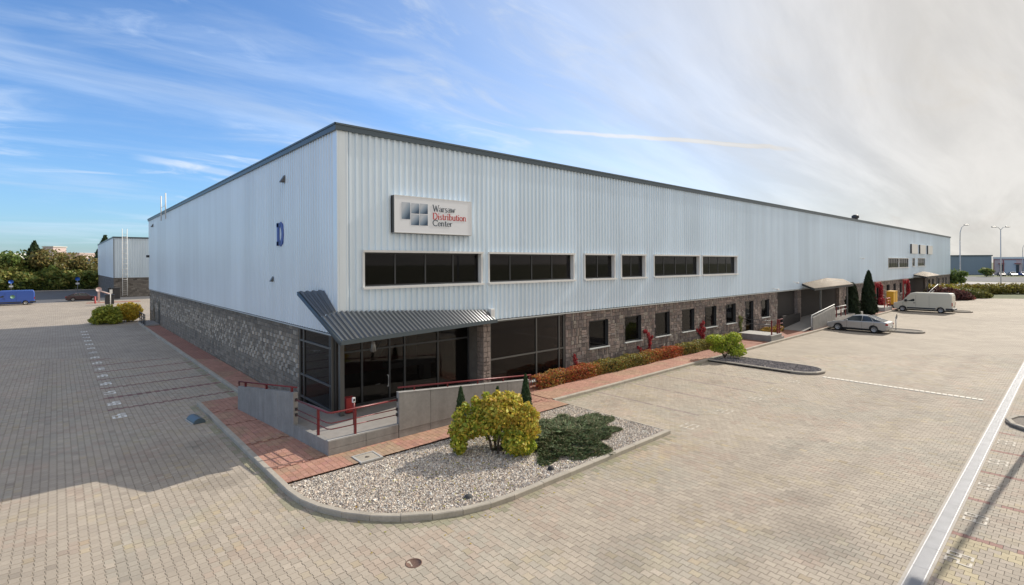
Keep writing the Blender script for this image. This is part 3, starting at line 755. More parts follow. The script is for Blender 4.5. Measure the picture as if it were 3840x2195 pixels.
for (x0, x1) in sect[::-1]:
    fw = MB(); wall_with_holes(fw, x0, x1, 0, CB - .075, .03, .25, [h for h in GW if x0 <= h[0] < x1]); allst += front_stones(x0, x1, [h for h in GW if x0 <= h[0] < x1])
    fwo = fw.build('wall', 'mortar', wh)
finish_stones(allst, fnf, fwo, 'stone', lambda s: s[0] if s[2] > .6 else s[0] + 8)
# stone pillar between the glazed bays and at the second entrance
for pi, (x0, x1) in enumerate(((6.62, 7.05), (44.6, 45.5), (57.0, 57.8))):
    b = MB(); b.box(x0 + .02, x1 - .02, -.02, .4, 0, CB - .075); po = b.build('pillar', 'mortar', wh)
    z = .02; b = MB()
    while z < CB - .2:
        h = rng.choice([.15, .2, .24]); h = min(h, CB - .08 - z); k = x0 + (x1 - x0) * rng.choice([.4, .6])
        for (a, c) in ((x0, k), (k, x1)):
            col = tuple(np.array([.27, .22, .195]) * (1 + .16 * rng.standard_normal())); rock(b, a, c, z, z + h, .03 + rng.uniform(0, .02), lambda u, d, zz: (u, -.02 - d, zz), col)
            rock(b, -.4 + (0 if a == x0 else .19), (-.4 if a == x0 else -.21) + .19 + .0, z, z + h, .02, lambda u, d, zz: (x0 + .02 - d, -u, zz), col) if True else None
        z += h
    b.build('stone_face', 'stone', po, kind='stuff')
# ground floor windows
for wi, (x0, x1, z0, z1) in enumerate(GW):
    door = z0 < 1
    b = MB(); b.box(x0, x0 + .06, .12, .2, z0, z1); b.box(x1 - .06, x1, .12, .2, z0, z1); b.box(x0, x1, .12, .2, z1 - .06, z1); b.box(x0, x1, .12, .2, z0, z0 + .06)
    b.box(x0 - .0, x0 + .012, -.02, .12, z0, z1); b.box(x1 - .012, x1, -.02, .12, z0, z1)
    w = b.build('door' if door else 'window', 'frame_dark', wh)
    g = MB(); g.box(x0 + .06, x1 - .06, .155, .165, z0 + .06, z1 - .06); g.build('pane', 'glass_dark', w)
    if not door:
        zb = z0 + (.06 if wi < 5 else .45); g = MB(); g.box(x0 + .06, x1 - .06, .2, .21, zb, z1 - .06); g.build('blind', 'blind' if wi != 7 else 'greywall', w)
        s = MB(); s.box(x0 - .06, x1 + .06, -.11, .12, z0 - .05, z0 - .005); s.build('sill', 'sill', w)
    else:
        s = MB(); s.tube([(x0 + .18, .1, z0 + 1.0), (x0 + .18, .04, z0 + 1.0), (x0 + .18, .04, z0 + 1.25), (x0 + .18, .1, z0 + 1.25)], .012); s.build('handle', 'chrome', w)
b = MB(); b.box(12.0, LX, .26, .3, 0, CB - .08); b.build('room_back', 'inner', wh)
# left wall far doors
for (a, c, z0, z1) in DOORS_L:
    b = MB(); b.box(.0, .06, a, c, z0, z1); b.build('door', 'frame_dark', wh)
# glazed bay on the left wall at the corner
def curtain(name, horiz, u0, u1, z0, z1, at, us, zs, gm_, fm, inward=.06):
    """glazing in a vertical plane; horiz 'x' plane Y=at, 'y' plane X=at"""
    q = (lambda a, c, e, f, g, h: (a, c, at + e, at + f, g, h)) if horiz == 'x' else (lambda a, c, e, f, g, h: (at + e, at + f, a, c, g, h))
    b = MB(); t = .035
    for u in us: b.box(*q(u - t, u + t, -.03, .07, z0, z1))
    for z in zs:
        for a, c in zip(us[:-1], us[1:]): b.box(*q(a + t, c - t, -.025, .065, z - t, z + t))
    w = b.build(name, fm, wh)
    for a, c in zip(us[:-1], us[1:]):
        for z, y in zip(zs[:-1], zs[1:]):
            g = MB(); g.box(*q(a + t, c - t, .015, .027, z + t, y - t)); g.build('pane', gm_, w)
    return w
curtain('glazing', 'y', .8, 4.12, .0, CB - .08, .06, [.8, 3.62, 4.08], [.5, 1.43, 2.85, CB - .12], 'glass_dark', 'frame_grey')
curtain('glazing', 'x', 7.08, 12.1, .0, CB - .08, .08, [7.12, 10.08, 11.72, 12.08], [.3, 1.62, CB - .12], 'glass_dark', 'frame_grey')
b = MB(); b.box(7.06, 12.14, -.14, .1, 0, .24); b.build('plinth', 'concrete', wh); b = MB(); b.box(7.02, 12.16, -.2, .06, .242, .285); b.build('sill', 'sill', wh)
b = MB(); b.box(.3, .34, .9, 4.15, .0, CB - .12); b.build('bay_back', 'inner', wh); b = MB(); b.box(7.1, 12.1, .6, .64, 0, CB - .12); b.build('bay_back', 'blind', wh)
b = MB(); b.box(.04, .26, 4.1, 4.2, 0, CB - .08); b.build('wall_end', 'frame_grey', wh)
# recessed entrance front with doors
eg = curtain('entrance_glazing', 'x', .1, 6.6, .5, CB - .12, 1.0, [.1, 1.35, 2.55, 3.25, 4.9, 6.58], [.52, 2.62, CB - .14], 'glass_clear', 'frame_dark')
h = MB(); h.tube([(2.44, .96, 1.05), (2.44, .88, 1.05), (2.44, .88, 1.5), (2.44, .96, 1.5)], .022); h.build('door_handle', 'frame_white', eg)
h = MB(); h.tube([(1.9, .93, 1.2), (2.1, .93, 1.2)], .012); h.build('door_rail', 'frame_grey', eg)
b = MB(); b.box(.06, .22, .04, .20, .5, CB - .04); b.build('column', 'frame_grey', wh)
b = MB(); b.box(.14, .20, .7, .8, .5, CB - .12); b.build('column', 'frame_dark', wh)
b = MB(); b.box(.3, 6.6, 1.05, 9, .38, .5); b.build('lobby_floor', 'inner', wh)
b = MB(); b.box(.3, 7.0, 6.6, 6.7, .5, CB - .12); b.build('lobby_wall', 'redwall', wh); b = MB(); b.box(6.62, 6.7, .42, 6.6, .5, CB - .12); b.build('lobby_side_wall', 'mortar', wh)
b = MB(); b.slab([(3.4, 4.6, .9), (4.9, 4.6, 3.4), (5.25, 4.6, 3.4), (3.75, 4.6, .9)], .01); 
b = MB(); b.add([(3.5, 4.6, 1.5), (4.8, 4.6, 3.4), (5.2, 4.6, 3.4), (3.9, 4.6, 1.5), (3.5, 4.7, 1.5), (4.8, 4.7, 3.4), (5.2, 4.7, 3.4), (3.9, 4.7, 1.5)], [(0, 3, 2, 1), (4, 5, 6, 7), (0, 1, 5, 4), (2, 3, 7, 6), (0, 4, 7, 3), (1, 2, 6, 5)])
b.box(5.5, 5.9, 4.4, 4.7, .5, 3.4); b.build('lobby_stair_stringer', 'greywall', wh)
b = MB(); b.box(3.6, 6.1, 3.0, 3.6, 1.25, 1.5); b.box(5.5, 5.9, 3.1, 3.5, .5, 1.25); b.build('reception_desk', 'slateblue', wh)
# second and third entrance recesses
for k, (x0, x1, off) in enumerate(((39.95, 44.6, 0), (45.5, 57.0, 0), (91.5, 104.5, 0))):
    b = MB(); b.box(x0, x1, 2.4, 2.5, 0, CB - .1); b.build('recess_back', 'inner', wh)
    nn = max(2, int((x1 - x0) / 1.6)); us = [x0 + .05 + (x1 - x0 - .1) * i / nn for i in range(nn + 1)]
    curtain('glazing', 'x', x0, x1, .3, CB - .1, .35 if k == 0 else 1.2, us, [.35, 2.5, CB - .12], 'glass_dark', 'frame_grey')
# corner canopy
def corr_quad(b, P, n, amp):
    """P: (top0, top1, bot1, bot0); ribs run from top to bottom"""
    t0, t1, b1, b0 = map(Vector, P); nrm = (b0 - t0).cross(t1 - t0).normalized()
    if nrm.z < 0: nrm = -nrm
    prev = None
    for i in range(n * 4 + 1):
        u = i / (n * 4); h = amp if i % 4 in (1, 2) else 0
        sh = -.15 if i % 4 == 1 else (.15 if i % 4 == 2 else 0)
        u2 = min(max((i + sh) / (n * 4), 0), 1)
        a = t0.lerp(t1, u2) + nrm * h; c = b0.lerp(b1, u2) + nrm * h
        if prev: b.add([prev[0], prev[1], c, a], [(0, 1, 2, 3)])
        prev = (a, c)
cano = MB(); cano.slab([(-.60, -1.66, 3.40), (7.1, -.30, 3.40), (6.78, -.06, 3.85), (-.02, -.09, 4.22), (-.6, -.05, 4.0)], .05)
cano = cano.build('canopy', 'soffit', wh)
b = MB(); corr_quad(b, ((-.64, 0, 4.14), (0.0, -.10, 4.30), (.10, -1.60, 3.47), (-.64, -1.73, 3.47)), 4, .05)
corr_quad(b, ((0.0, -.10, 4.30), (6.78, -.12, 3.92), (7.19, -.32, 3.47), (.10, -1.60, 3.47)), 36, .05); b.build('canopy_sheet', 'canopy', cano)
b = MB(); corr_quad(b, ((-.64, 2.18, 4.96), (-.10, 1.08, 5.03), (-.10, 0, 4.32), (-.64, 0, 4.14)), 4, .05); b.build('canopy_sheet', 'canopy', cano)
b = MB(); b.tube([(-.67, 2.2, 4.93), (-.67, 0, 4.1), (-.67, -1.76, 3.43)], .055, 6); b.tube([(-.67, 2.2, 4.86), (-.67, 0, 4.03), (-.67, -1.76, 3.36)], .045, 6)
b.add([(-.67, -1.78, 3.36), (7.22, -.36, 3.36), (7.22, -.36, 3.50), (-.67, -1.78, 3.50), (-.67, -1.70, 3.36), (7.22, -.28, 3.36), (7.22, -.28, 3.50), (-.67, -1.70, 3.50)], [(0, 1, 2, 3), (7, 6, 5, 4), (3, 2, 6, 7), (0, 4, 5, 1), (0, 3, 7, 4), (1, 5, 6, 2)])
b.build('canopy_gutter', 'canopy_dark', cano)
b = MB(); b.box(-.06, .08, -.3, -.12, .5, 3.42); 
# canopies of the second and third entrance
for k, (dx, ) in enumerate(((0,), (49.0,))):
    A, B, P1, P2, P3 = (42.1 + dx, -2.3, 3.66), (53.6 + dx, -2.3, 3.70), (58.3 + dx, -.1, 4.05), (52.5 + dx, -.1, 4.30), (45.7 + dx, -.1, 3.92)
    b = MB(); b.slab([A, B, P1, P2, P3], .16); c2 = b.build('canopy', 'soffit', wh)
    b = MB(); up = .02
    lift = lambda p: (p[0], p[1], p[2] + up)
    corr_quad(b, (lift(P3), lift(P2), lift(((A[0] + B[0]) / 2, A[1], 3.68)), lift(A)), 14, .05)
    corr_quad(b, (lift(P2), lift(P1), lift(B), lift(((A[0] + B[0]) / 2, A[1], 3.68))), 14, .05); b.build('canopy_sheet', 'canopy_tan', c2)
    b = MB()
    for xx in (44.6, 52.6): b.box(xx + dx - .06, xx + dx + .06, -2.05, -1.93, .1, 3.55)
    b.build('canopy_post', 'frame_grey', c2)
# roof vent and roof ladder tops
b = MB(); b.lathe([(.3, -1.2), (.3, .0), (.45, .1), (.45, .4), (.25, .55)], (76.2, 3.2, 12.1), n=14); tag(b.build('roof_vent', 'dark_plastic', None), 'dark round vent standing on the roof edge of the warehouse', 'roof vent')
lt = thing('roof_ladder', 'white ladder top rising over the far left eave of the warehouse', 'ladder', (-.3, 39.3, 10.4))
for dy in (0, -2.6): b = MB(); b.tube([(0, dy, -.2), (0, dy, 2.1)], .05); b.build('rail', 'white', lt)
b = MB(); b.tube([(0, 0, 1.0), (0, -2.6, 1.0)], .02); b.build('rung', 'white', lt)

# ------------------------------------------------------------ sign board with lettering
SX, SZ, SWd, SHt = 2.09, 7.23, 3.72, 1.46
sg = thing('sign_board', 'white box sign with blue square logo and Warsaw Distribution Center lettering', 'sign', (SX, -.3, SZ))
b = MB(); b.box(0, SWd, 0.0, .24, 0, SHt); b.build('sign_box', 'sign_face', sg, bevel=.01)
b = MB(); b.box(-.012, -.001, .015, .24, 0.01, SHt - .01); b.box(0, SWd, .015, .24, -.012, -.001); b.build('return', 'frame_dark', sg)
b = MB(); b.box(0, .03, -.012, 0, 0, SHt); b.box(SWd - .03, SWd, -.012, 0, 0, SHt); b.box(.03, SWd - .03, -.012, 0, 0, .03); b.box(.03, SWd - .03, -.012, 0, SHt - .03, SHt); b.build('sign_rim', 'frame_white', sg)
sc_ = SWd / 765.0
def su(x): return (x - 475) * sc_
def sv(y, x):
    top = 218 + (x - 475) * .088; hgt = 372 - (x - 475) * .045
    return SHt * (1 - (y - top) / hgt)
def logo(x0, x1, y0, y1):
    nn = 6; vs = []; fs = []; rv = []
    for j in range(nn + 1):
        for i in range(nn + 1):
            u = i / nn; v = j / nn; X = x0 + (x1 - x0) * u; vs.append((su(X), -.006, sv(y1 + (y0 - y1) * v, (x0 + x1) / 2)))
            rv.append(min(1, max(0, (.55 * (1 - v) + .45 * u) * 1.5 - .25)))
    for j in range(nn):
        for i in range(nn): a = j * (nn + 1) + i; fs.append((a, a + 1, a + nn + 2, a + nn + 1))
    me = bpy.data.meshes.new('logo_square'); me.from_pydata(vs, [], fs); at = me.attributes.new('ramp', 'FLOAT', 'POINT'); at.data.foreach_set('value', rv); me.materials.append(M['logo'])
    obj_from(me, 'logo_square', sg)
for q in ((540, 618, 292, 458), (628, 702, 302, 403), (708, 785, 306, 406), (626, 702, 412, 518), (708, 785, 414, 521)): logo(*q)
# serif letter strokes: each glyph = list of (polyline, width) in a 1-high em
def arcp(cx, cy, rx, ry, a0, a1, n=9): return [(cx + rx * math.cos(RAD(a0 + (a1 - a0) * i / (n - 1))), cy + ry * math.sin(RAD(a0 + (a1 - a0) * i / (n - 1)))) for i in range(n)]
TK, TN = .13, .055
XH = .62
def ser(x, y, w=.11): return ([(x - w, y), (x + w, y)], .045)
GL = {
 'W': ([([(.08, 1), (.32, 0)], TK), ([(.32, 0), (.52, .85)], TN), ([(.52, .85), (.72, 0)], TK), ([(.72, 0), (.96, 1)], TN), ser(.08, 1), ser(.96, 1), ser(.52, .9, .08)], 1.0),
 'a': ([(arcp(.22, .44, .19, .18, 160, 0), TN), ([(.41, .46), (.41, .06), (.5, .02)], TK), (arcp(.24, .18, .17, .17, 60, 340, 11), TN)], .52),
 'r': ([([(.12, 0), (.12, XH)], TK), (arcp(.3, .42, .17, .18, 160, 50, 5), TN), ser(.12, 0.02), ser(.07, XH, .06)], .42),
 's': ([(arcp(.21, .47, .14, .13, 40, 200, 7) + arcp(.21, .16, .15, .15, 110, -140, 9), .085)], .42),
 'w': ([([(.05, XH), (.22, 0)], TK), ([(.22, 0), (.37, .56)], TN), ([(.37, .56), (.52, 0)], TK), ([(.52, 0), (.7, XH)], TN), ser(.05, XH, .08), ser(.7, XH, .08)], .76),
 'D': ([([(.13, 0), (.13, 1)], TK), ([(.02, .975), (.35, .975)], TN), ([(.02, .025), (.35, .025)], TN), (arcp(.35, .5, .36, .475, 90, -90, 13), .12)], .82),
 'i': ([([(.12, 0), (.12, XH)], TK), ser(.12, 0.02), ser(.08, XH, .06), ([(.12, .82), (.12, .93)], TK)], .27),
 't': ([([(.15, .85), (.15, .12), (.22, .02), (.32, .05)], TK), ([(.02, XH), (.32, XH)], TN)], .36),
 'b': ([([(.12, 0), (.12, 1)], TK), (arcp(.3, .31, .2, .3, 150, -150, 13), .085), ser(.07, 1, .06)], .56),
 'u': ([([(.1, XH), (.1, .15)] + arcp(.26, .17, .16, .16, 180, 330, 7), .1), ([(.45, XH), (.45, 0)], TK), ser(.06, XH, .06), ser(.42, XH, .06), ser(.5, .02, .06)], .58),
 'o': ([(arcp(.27, .31, .22, .3, 0, 360, 17), .095)], .54),
 'n': ([([(.12, 0), (.12, XH)], TK), (arcp(.3, .42, .16, .19, 170, 0, 7) + [(.46, 0)], .1), ser(.12, .02), ser(.46, .02), ser(.07, XH, .06)], .6),
 'C': ([(arcp(.46, .5, .4, .49, 48, 312, 17), .12), ([(.76, .7), (.76, .98)], TN)], .82),
 'e': ([(arcp(.26, .31, .21, .3, 5, 325, 15), .085), ([(.06, .35), (.46, .35)], TN)], .5),
}
def strokes(b, lst, fn):
    for pts, w in lst:
        pts = [Vector((p[0], p[1])) for p in pts]; n = len(pts); Lf = []; Rt = []
        for i in range(n):
            d = pts[min(i + 1, n - 1)] - pts[max(i - 1, 0)]
            if d.length < 1e-6: d = Vector((1, 0))
            d.normalize(); nn = Vector((-d.y, d.x)) * w / 2; Lf.append(pts[i] + nn); Rt.append(pts[i] - nn)
        for i in range(n - 1):
            vs = [fn(*Rt[i], 0), fn(*Rt[i + 1], 0), fn(*Lf[i + 1], 0), fn(*Lf[i], 0), fn(*Rt[i], 1), fn(*Rt[i + 1], 1), fn(*Lf[i + 1], 1), fn(*Lf[i], 1)]
            b.add(vs, [(0, 1, 2, 3), (4, 7, 6, 5), (0, 4, 5, 1), (2, 6, 7, 3), (1, 5, 6, 2), (3, 7, 4, 0)])
def word(txt, x_px, w_px, base_px, cap_px, m):
    adv = sum(GL[c][1] for c in txt); W_ = w_px * sc_; kx = W_ / adv; H_ = cap_px / 365.0 * SHt
    x = su(x_px); z = sv(base_px, x_px + 60)
    for c in txt:
        b = MB(); jit = .0002 * rng.random()
        strokes(b, GL[c][0], lambda u, v, o, x=x: (x + u * kx, -.004 - o * (.008 + jit), z + v * H_ - (x - su(x_px)) * .0))
        b.build('letter', m, sg); x += GL[c][1] * kx
word('Warsaw', 832, 232, 384, 66, 'navy'); word('Distribution', 832, 350, 462, 66, 'red_print'); word('Center', 832, 200, 526, 60, 'navy')

# big blue D on the left wall
b = MB()
DH, DW = 1.02, .78
slabD = [([(.2, 0), (.2, 1)], .28), ([(.0, .91), (.6, .91)], .18), ([(.0, .09), (.6, .09)], .18), (arcp(.53, .5, .34, .42, 88, -88, 15), .25)]
strokes(b, slabD, lambda u, v, o: (-.075 - o * .05, 6.55 - u * .92, 6.88 + v * DH))
tag(b.build('letter_d', 'blue_letter', None), 'big blue letter D mounted on the left white wall', 'letter')

# ------------------------------------------------------------ entrance ramp, platform, walls, rails
rp = thing('entrance_ramp', 'concrete entrance platform and ramp with grey panel walls at the warehouse corner', 'ramp', (0, 0, 0))
A0, A1, A2 = Vector((-2.1, 5.1)), Vector((-1.60, .0)), Vector((-1.39, -2.45))
def vpanel(b, p, q, z0, z1a, z1b, th):
    p = Vector(p); q = Vector(q); d = (q - p).normalized(); nrm = Vector((-d.y, d.x)) * th     # thickness to the inside
    vs = [(p.x, p.y, z0), (q.x, q.y, z0), (q.x + nrm.x, q.y + nrm.y, z0), (p.x + nrm.x, p.y + nrm.y, z0), (p.x, p.y, z1a), (q.x, q.y, z1b), (q.x + nrm.x, q.y + nrm.y, z1b), (p.x + nrm.x, p.y + nrm.y, z1a)]
    b.add(vs, [(0, 3, 2, 1), (4, 5, 6, 7), (0, 1, 5, 4), (1, 2, 6, 5), (2, 3, 7, 6), (3, 0, 4, 7)])
# left high wall in four panels, height 1.05 -> 1.65
for i in range(4):
    p = A0.lerp(A1, i / 4); q = A0.lerp(A1, (i + 1) / 4); dd = (q - p) * .004
    za, zb = 1.05 + .6 * i / 4, 1.05 + .6 * (i + 1) / 4
    b = MB(); vpanel(b, p + dd, q - dd, .0, za, zb, .16); b.build('wall_panel', 'concrete', rp, bevel=.008)
for i in range(2):
    p = A1.lerp(A2, i / 2); q = A1.lerp(A2, (i + 1) / 2); dd = (q - p) * .004
    b = MB(); vpanel(b, p + dd, q - dd, .0, .56, .55, .16); b.build('low_wall', 'concrete', rp, bevel=.008)
# front: low wall two courses then high panels sloping down
for (xa, xb) in ((-1.385, -.15), (-.15, 1.03)):
    b = MB(); b.box(xa + .004, xb - .004, -2.45, -2.27, .0, .30); b.build('low_wall', 'concrete', rp, bevel=.008)
    b = MB(); b.box(xa + .004, xb - .004, -2.45, -2.27, .306, .55); b.build('low_wall', 'concrete', rp, bevel=.01)
b = MB(); b.box(-1.39, 1.03, -2.44, -2.29, .552, .575); b.build('cap', 'concrete_top', rp)
js = [1.04, 2.3, 3.5, 4.75, 5.95, 7.15]
for a, c in zip(js[:-1], js[1:]):
    za = 1.64 - (a - 1.04) / 6.11 * .51; zb = 1.64 - (c - 1.04) / 6.11 * .51
    b = MB(); b.add([(x, y, z) for x in (a + .006, c - .006) for y in (-2.47, -2.29) for z in (.36, (za if x < (a + c) / 2 else zb))], [(0, 1, 3, 2), (4, 6, 7, 5), (0, 4, 5, 1), (2, 3, 7, 6), (1, 5, 7, 3), (0, 2, 6, 4)]); b.build('wall_panel', 'concrete', rp, bevel=.008)
    b = MB(); b.box(a + .006, c - .006, -2.455, -2.29, 0, .354); b.build('wall_panel', 'concrete', rp, bevel=.008)
    b = MB(); b.add([(x, y, z) for x in (a + .004, c - .004) for y in (-2.475, -2.285) for z in ((za if x < (a + c) / 2 else zb) + .001, (za if x < (a + c) / 2 else zb) + .02)], [(0, 1, 3, 2), (4, 6, 7, 5), (0, 4, 5, 1), (2, 3, 7, 6), (1, 5, 7, 3), (0, 2, 6, 4)]); b.build('cap', 'concrete_top', rp)
b = MB(); b.add([(-1.35, -2.27, .47), (1.2, -2.27, .47), (7.1, -2.27, .15), (7.1, .95, .15), (6.6, .99, .47), (0.1, .99, .47), (.0, 4.1, .3), (-1.9, 5.0, .14), (-1.5, .2, .47)], [(0, 1, 4, 5), (1, 2, 3, 4), (0, 5, 8), (5, 6, 7, 8)]); b.build('platform_floor', 'floor_conc', rp)
b = MB(); b.box(.0, 6.62, -.06, 1.0, .0, .465); b.build('platform_base', 'concrete', rp)
# red hand rails
rl = thing('handrail', 'dark red tubular railing on the low corner wall of the entrance platform', 'railing', (0, 0, 0))
def inset(p, z, k=.08): return (p[0] + k, p[1], z)
b = MB()
for z, r in ((1.39, .03), (1.07, .016), (.88, .016)):
    b2 = MB(); b2.tube([inset(A1, z), inset(A1.lerp(A2, .9), z), (-1.24, -2.34, z), (-1.1, -2.36, z), (1.0, -2.36, z)], r); b2.build('rail', 'red', rl)
for p in ((-1.46, -1.62), (-.48, -2.36)):
    b2 = MB(); b2.box(p[0] - .035 + .08 * (p[1] > -2), p[0] + .035 + .08 * (p[1] > -2), p[1] - .035, p[1] + .035, .55, 1.37); b2.build('post', 'red', rl)
for z in (1.39, 1.07, .88):
    b2 = MB(); b2.box(1.0, 1.04, -2.40, -2.31, z - .05, z + .05); b2.build('bracket', 'frame_dark', rl)
    b2 = MB(); b2.box(-1.55, -1.47, -.02, .02, z - .05, z + .05); b2.build('bracket', 'frame_dark', rl)
rl2 = thing('handrail', 'dark red rail on top of the long sloping grey front wall', 'railing', (0, 0, 0))
b = MB(); b.tube([(1.06, -2.36, 1.80), (7.35, -2.36, 1.29), (7.37, -2.36, .85)], .03); b.build('rail', 'red', rl2)
for x in (1.7, 3.1, 4.5, 5.8):
    z = 1.64 - (x - 1.04) / 6.11 * .51; b = MB(); b.box(x - .02, x + .02, -2.38, -2.34, z + .02, z + .16); b.build('post', 'red', rl2)
b = MB(); b.tube([(7.30, -2.30, 1.2), (7.30, -2.30, .12)], .035); b.build('post', 'red', rl2)
rl3 = thing('handrail', 'dark red rail on top of the grey ramp wall along the left side', 'railing', (0, 0, 0))
b = MB(); b.tube([(A0.x + .08, A0.y + .1, .3), (A0.x + .08, A0.y + .1, 1.22), (A1.x + .08, A1.y - .1, 1.83)], .028); b.build('rail', 'red', rl3)
for t in (.12, .52, .94):
    p = A0.lerp(A1, t); z = 1.05 + .6 * t; b = MB(); b.box(p.x + .045, p.x + .115, p.y - .05, p.y + .05, z, z + .15); b.build('post', 'red', rl3)
b = MB(); b.box(.35, .72, .2, .5, .5, 1.05); tag(b.build('waste_bin', 'red_bright', None, bevel=.02), 'small red waste bin behind the entrance column', 'bin')
ic = thing('intercom_post', 'short red and white intercom post at the entrance railing', 'post', (.05, -1.1, .48))
b = MB(); b.tube([(0, 0, 0), (0, 0, .75)], .03); b.build('post', 'red', ic); b = MB(); b.box(-.05, .05, -.04, .04, .75, .92); b.build('head', 'white', ic, bevel=.01)
b = MB(); b.box(-.035, .035, -.045, -.041, .8, .88); b.build('screen', 'dark_plastic', ic)
# flood light under the canopy, wall devices
fl = thing('floodlight', 'silver floodlight hanging under the corner canopy edge', 'floodlight', (.55, -1.52, 3.32))
b = MB(); b.lathe([(.05, .0), (.07, -.12), (.10, -.32), (.02, -.36)], (0.03, 0, 0), n=12); b.build('lamp_head', 'frame_grey', fl); b = MB(); b.tube([(0, 0, .0), (-.02, .1, .12), (.02, .14, .16)], .02); b.build('bracket', 'frame_grey', fl)
def cam_dev(x, z, label):
    t = thing('security_camera', label, 'camera', (x, -.12, z)); b = MB(); b.tube([(0, 0, 0), (0, -.3, -.05)], .03); b.build('arm', 'white', t)
    b = MB(); b.box(-.08, .22, -.46, -.28, -.16, -.02); b.build('housing', 'frame_white', t, bevel=.02)
b = MB(); b.box(6.88, 7.12, -.30, -.06, 3.52, 3.98); tag(b.build('junction_box', 'frame_white', None, bevel=.02), 'cream wall box beside the right end of the corner canopy', 'wall box')
cam_dev(38.66, 3.75, 'small white camera low on the cladding above the stone wall'); cam_dev(43.3, 4.2, 'white camera on the cladding just left of the second canopy'); cam_dev(64.7, 6.5, 'grey camera high on the far cladding under the roof vent')
def wall_lamp(y, z, s, label):
    t = thing('wall_lamp', label, 'lamp', (-.09, y, z)); b = MB()
    b.add([(0, -s * .5, -s * .5), (0, s * .5, -s * .5), (0, s * .5, s * .6), (0, -s * .5, s * .6), (-s * .7, -s * .4, -s * .55), (-s * .7, s * .4, -s * .55)], [(0, 1, 2, 3), (0, 4, 5, 1), (3, 2, 5, 4), (0, 3, 4), (1, 5, 2)]); b.build('hood', 'frame_grey', t)
    b = MB(); b.box(-s * .6, -.02, -s * .3, s * .3, -s * .58, -s * .52); b.build('lens', 'frame_dark', t)
wall_lamp(5.55, 9.8, .27, 'grey wedge lamp high on the left wall above the letter D'); wall_lamp(46.5, 10.2, .3, 'tiny grey lamp at the far top corner of the left wall'); wall_lamp(7.2, 5.35, .2, 'small dark sensor box on the left wall below the letter D')
b = MB(); b.box(-.35, -.05, 49.5, 49.7, 6.9, 7.15); tag(b.build('wall_camera', 'dark_plastic', None, bevel=.02), 'dark camera sticking out at the far left wall edge', 'camera')
# blank box signs at the far end
for i, (x0, x1) in enumerate(((92.4, 96.8), (98.7, 103.2), (105.2, 109.2))):
    t = thing('blank_sign', ['blank white box sign, first of three on the far cladding', 'blank white box sign, middle of three, weathered below', 'blank white box sign, last of three near the far corner'][i], 'sign', (x0, -.6, 7.3), group='blank box signs on the far cladding')
    b = MB(); b.box(0, x1 - x0, .3, .52, 0, 1.5); b.build('sign_box', 'white', t); b = MB(); b.box(-.02, -.002, .31, .52, 0, 1.5); b.build('return', 'frame_dark', t)

# ------------------------------------------------------------ yard details
ws = thing('wheel_stop', 'dark blue-grey half-round wheel stop beside the left kerb', 'wheel stop', (-3.62, 4.85, 0), RAD(96)); ws.scale = (1.2, 1.25, 1.3)
b = MB()
pr = [(.17 * math.cos(a), .15 * math.sin(a)) for a in np.linspace(0, PI, 10)]
n_ = len(pr); b.add([(-.36, p[0], p[1]) for p in pr] + [(.36, p[0], p[1]) for p in pr], [tuple(range(n_)), tuple(range(n_, 2 * n_))[::-1]] + [(i, n_ + i, n_ + (i + 1) % n_, (i + 1) % n_) for i in range(n_)]); b.build('body', mat('slate_plastic', (.09, .13, .16), .45), ws)
b = MB(); b.box(-.37, .37, .165, .20, 0, .03); b.build('edge_strip', 'concrete_top', ws)
for (x0, y0, x1, y1, lab) in ((-6.2, 4.6, -3.6, 6.2, 'worn broken paint line nearest the bay numbers in the left shade'), (-5.6, 3.7, -3.4, 4.6, 'worn paint line beside the wheel stop'), (-5.4, 2.2, -3.3, 2.9, 'scuffed paint line left of the kerb below the wheel stop'), (-5.9, -.8, -3.9, -.2, 'scuffed white paint mark in the shade near the kerb bend'), (-4.6, -2.2, -3.4, -2.9, 'yellowish scuffed paint mark just outside the shade at the kerb bend')):
    b = MB(); Lm = math.hypot(x1 - x0, y1 - y0); u = Vector(((x1 - x0) / Lm, (y1 - y0) / Lm)); q = Vector((-u.y, u.x)); s = 0
    while s < Lm:
        l_ = rng.uniform(.04, .28)
        if rng.random() < .6:
            w_ = rng.uniform(.008, .03); o_ = rng.normal(0, .03); a_ = Vector((x0, y0)) + u * s + q * o_; c_ = a_ + u * l_ + q * rng.normal(0, .02)
            b.add([(a_.x - q.x * w_, a_.y - q.y * w_, .006), (c_.x - q.x * w_ * .4, c_.y - q.y * w_ * .4, .006), (c_.x + q.x * w_, c_.y + q.y * w_, .006), (a_.x + q.x * w_ * .5, a_.y + q.y * w_ * .5, .006)], [(0, 1, 2, 3)])
        s += l_ * rng.uniform(.7, 1.5)
    tag(b.build('paint_mark', 'faded', None, kind='stuff'), lab, 'paint mark')
mh = MB(); mh.lathe([(.17, -.02), (.17, .004), (.15, .006), (.148, .001), (.02, .001), (.0, .002)], (-2.28, -8.95, 0), n=24); tag(mh.build('valve_cover', mat('rusty_iron', (.14, .08, .06), .8, noise=[(30, .3)]), None), 'small round rusty valve cover in the sunny paving', 'cover')
dr = thing('manhole_cover', 'square concrete manhole cover between red path and gravel', 'manhole', (-.55, -3.35, .12))
b = MB(); b.box(-.36, .36, -.34, -.28, -.03, .02); b.box(-.36, .36, .28, .34, -.03, .02); b.box(-.36, -.30, -.28, .28, -.03, .02); b.box(.30, .36, -.28, .28, -.03, .02); b.build('frame', 'concrete_top', dr)
b = MB(); b.box(-.29, .29, -.27, .27, -.03, .008); b.build('lid', 'kerb', dr); b = MB(); b.lathe([(.07, .0), (.07, .012), (.0, .012)], (0, 0, 0), n=14); b.build('lifting_hole', 'joint', dr)
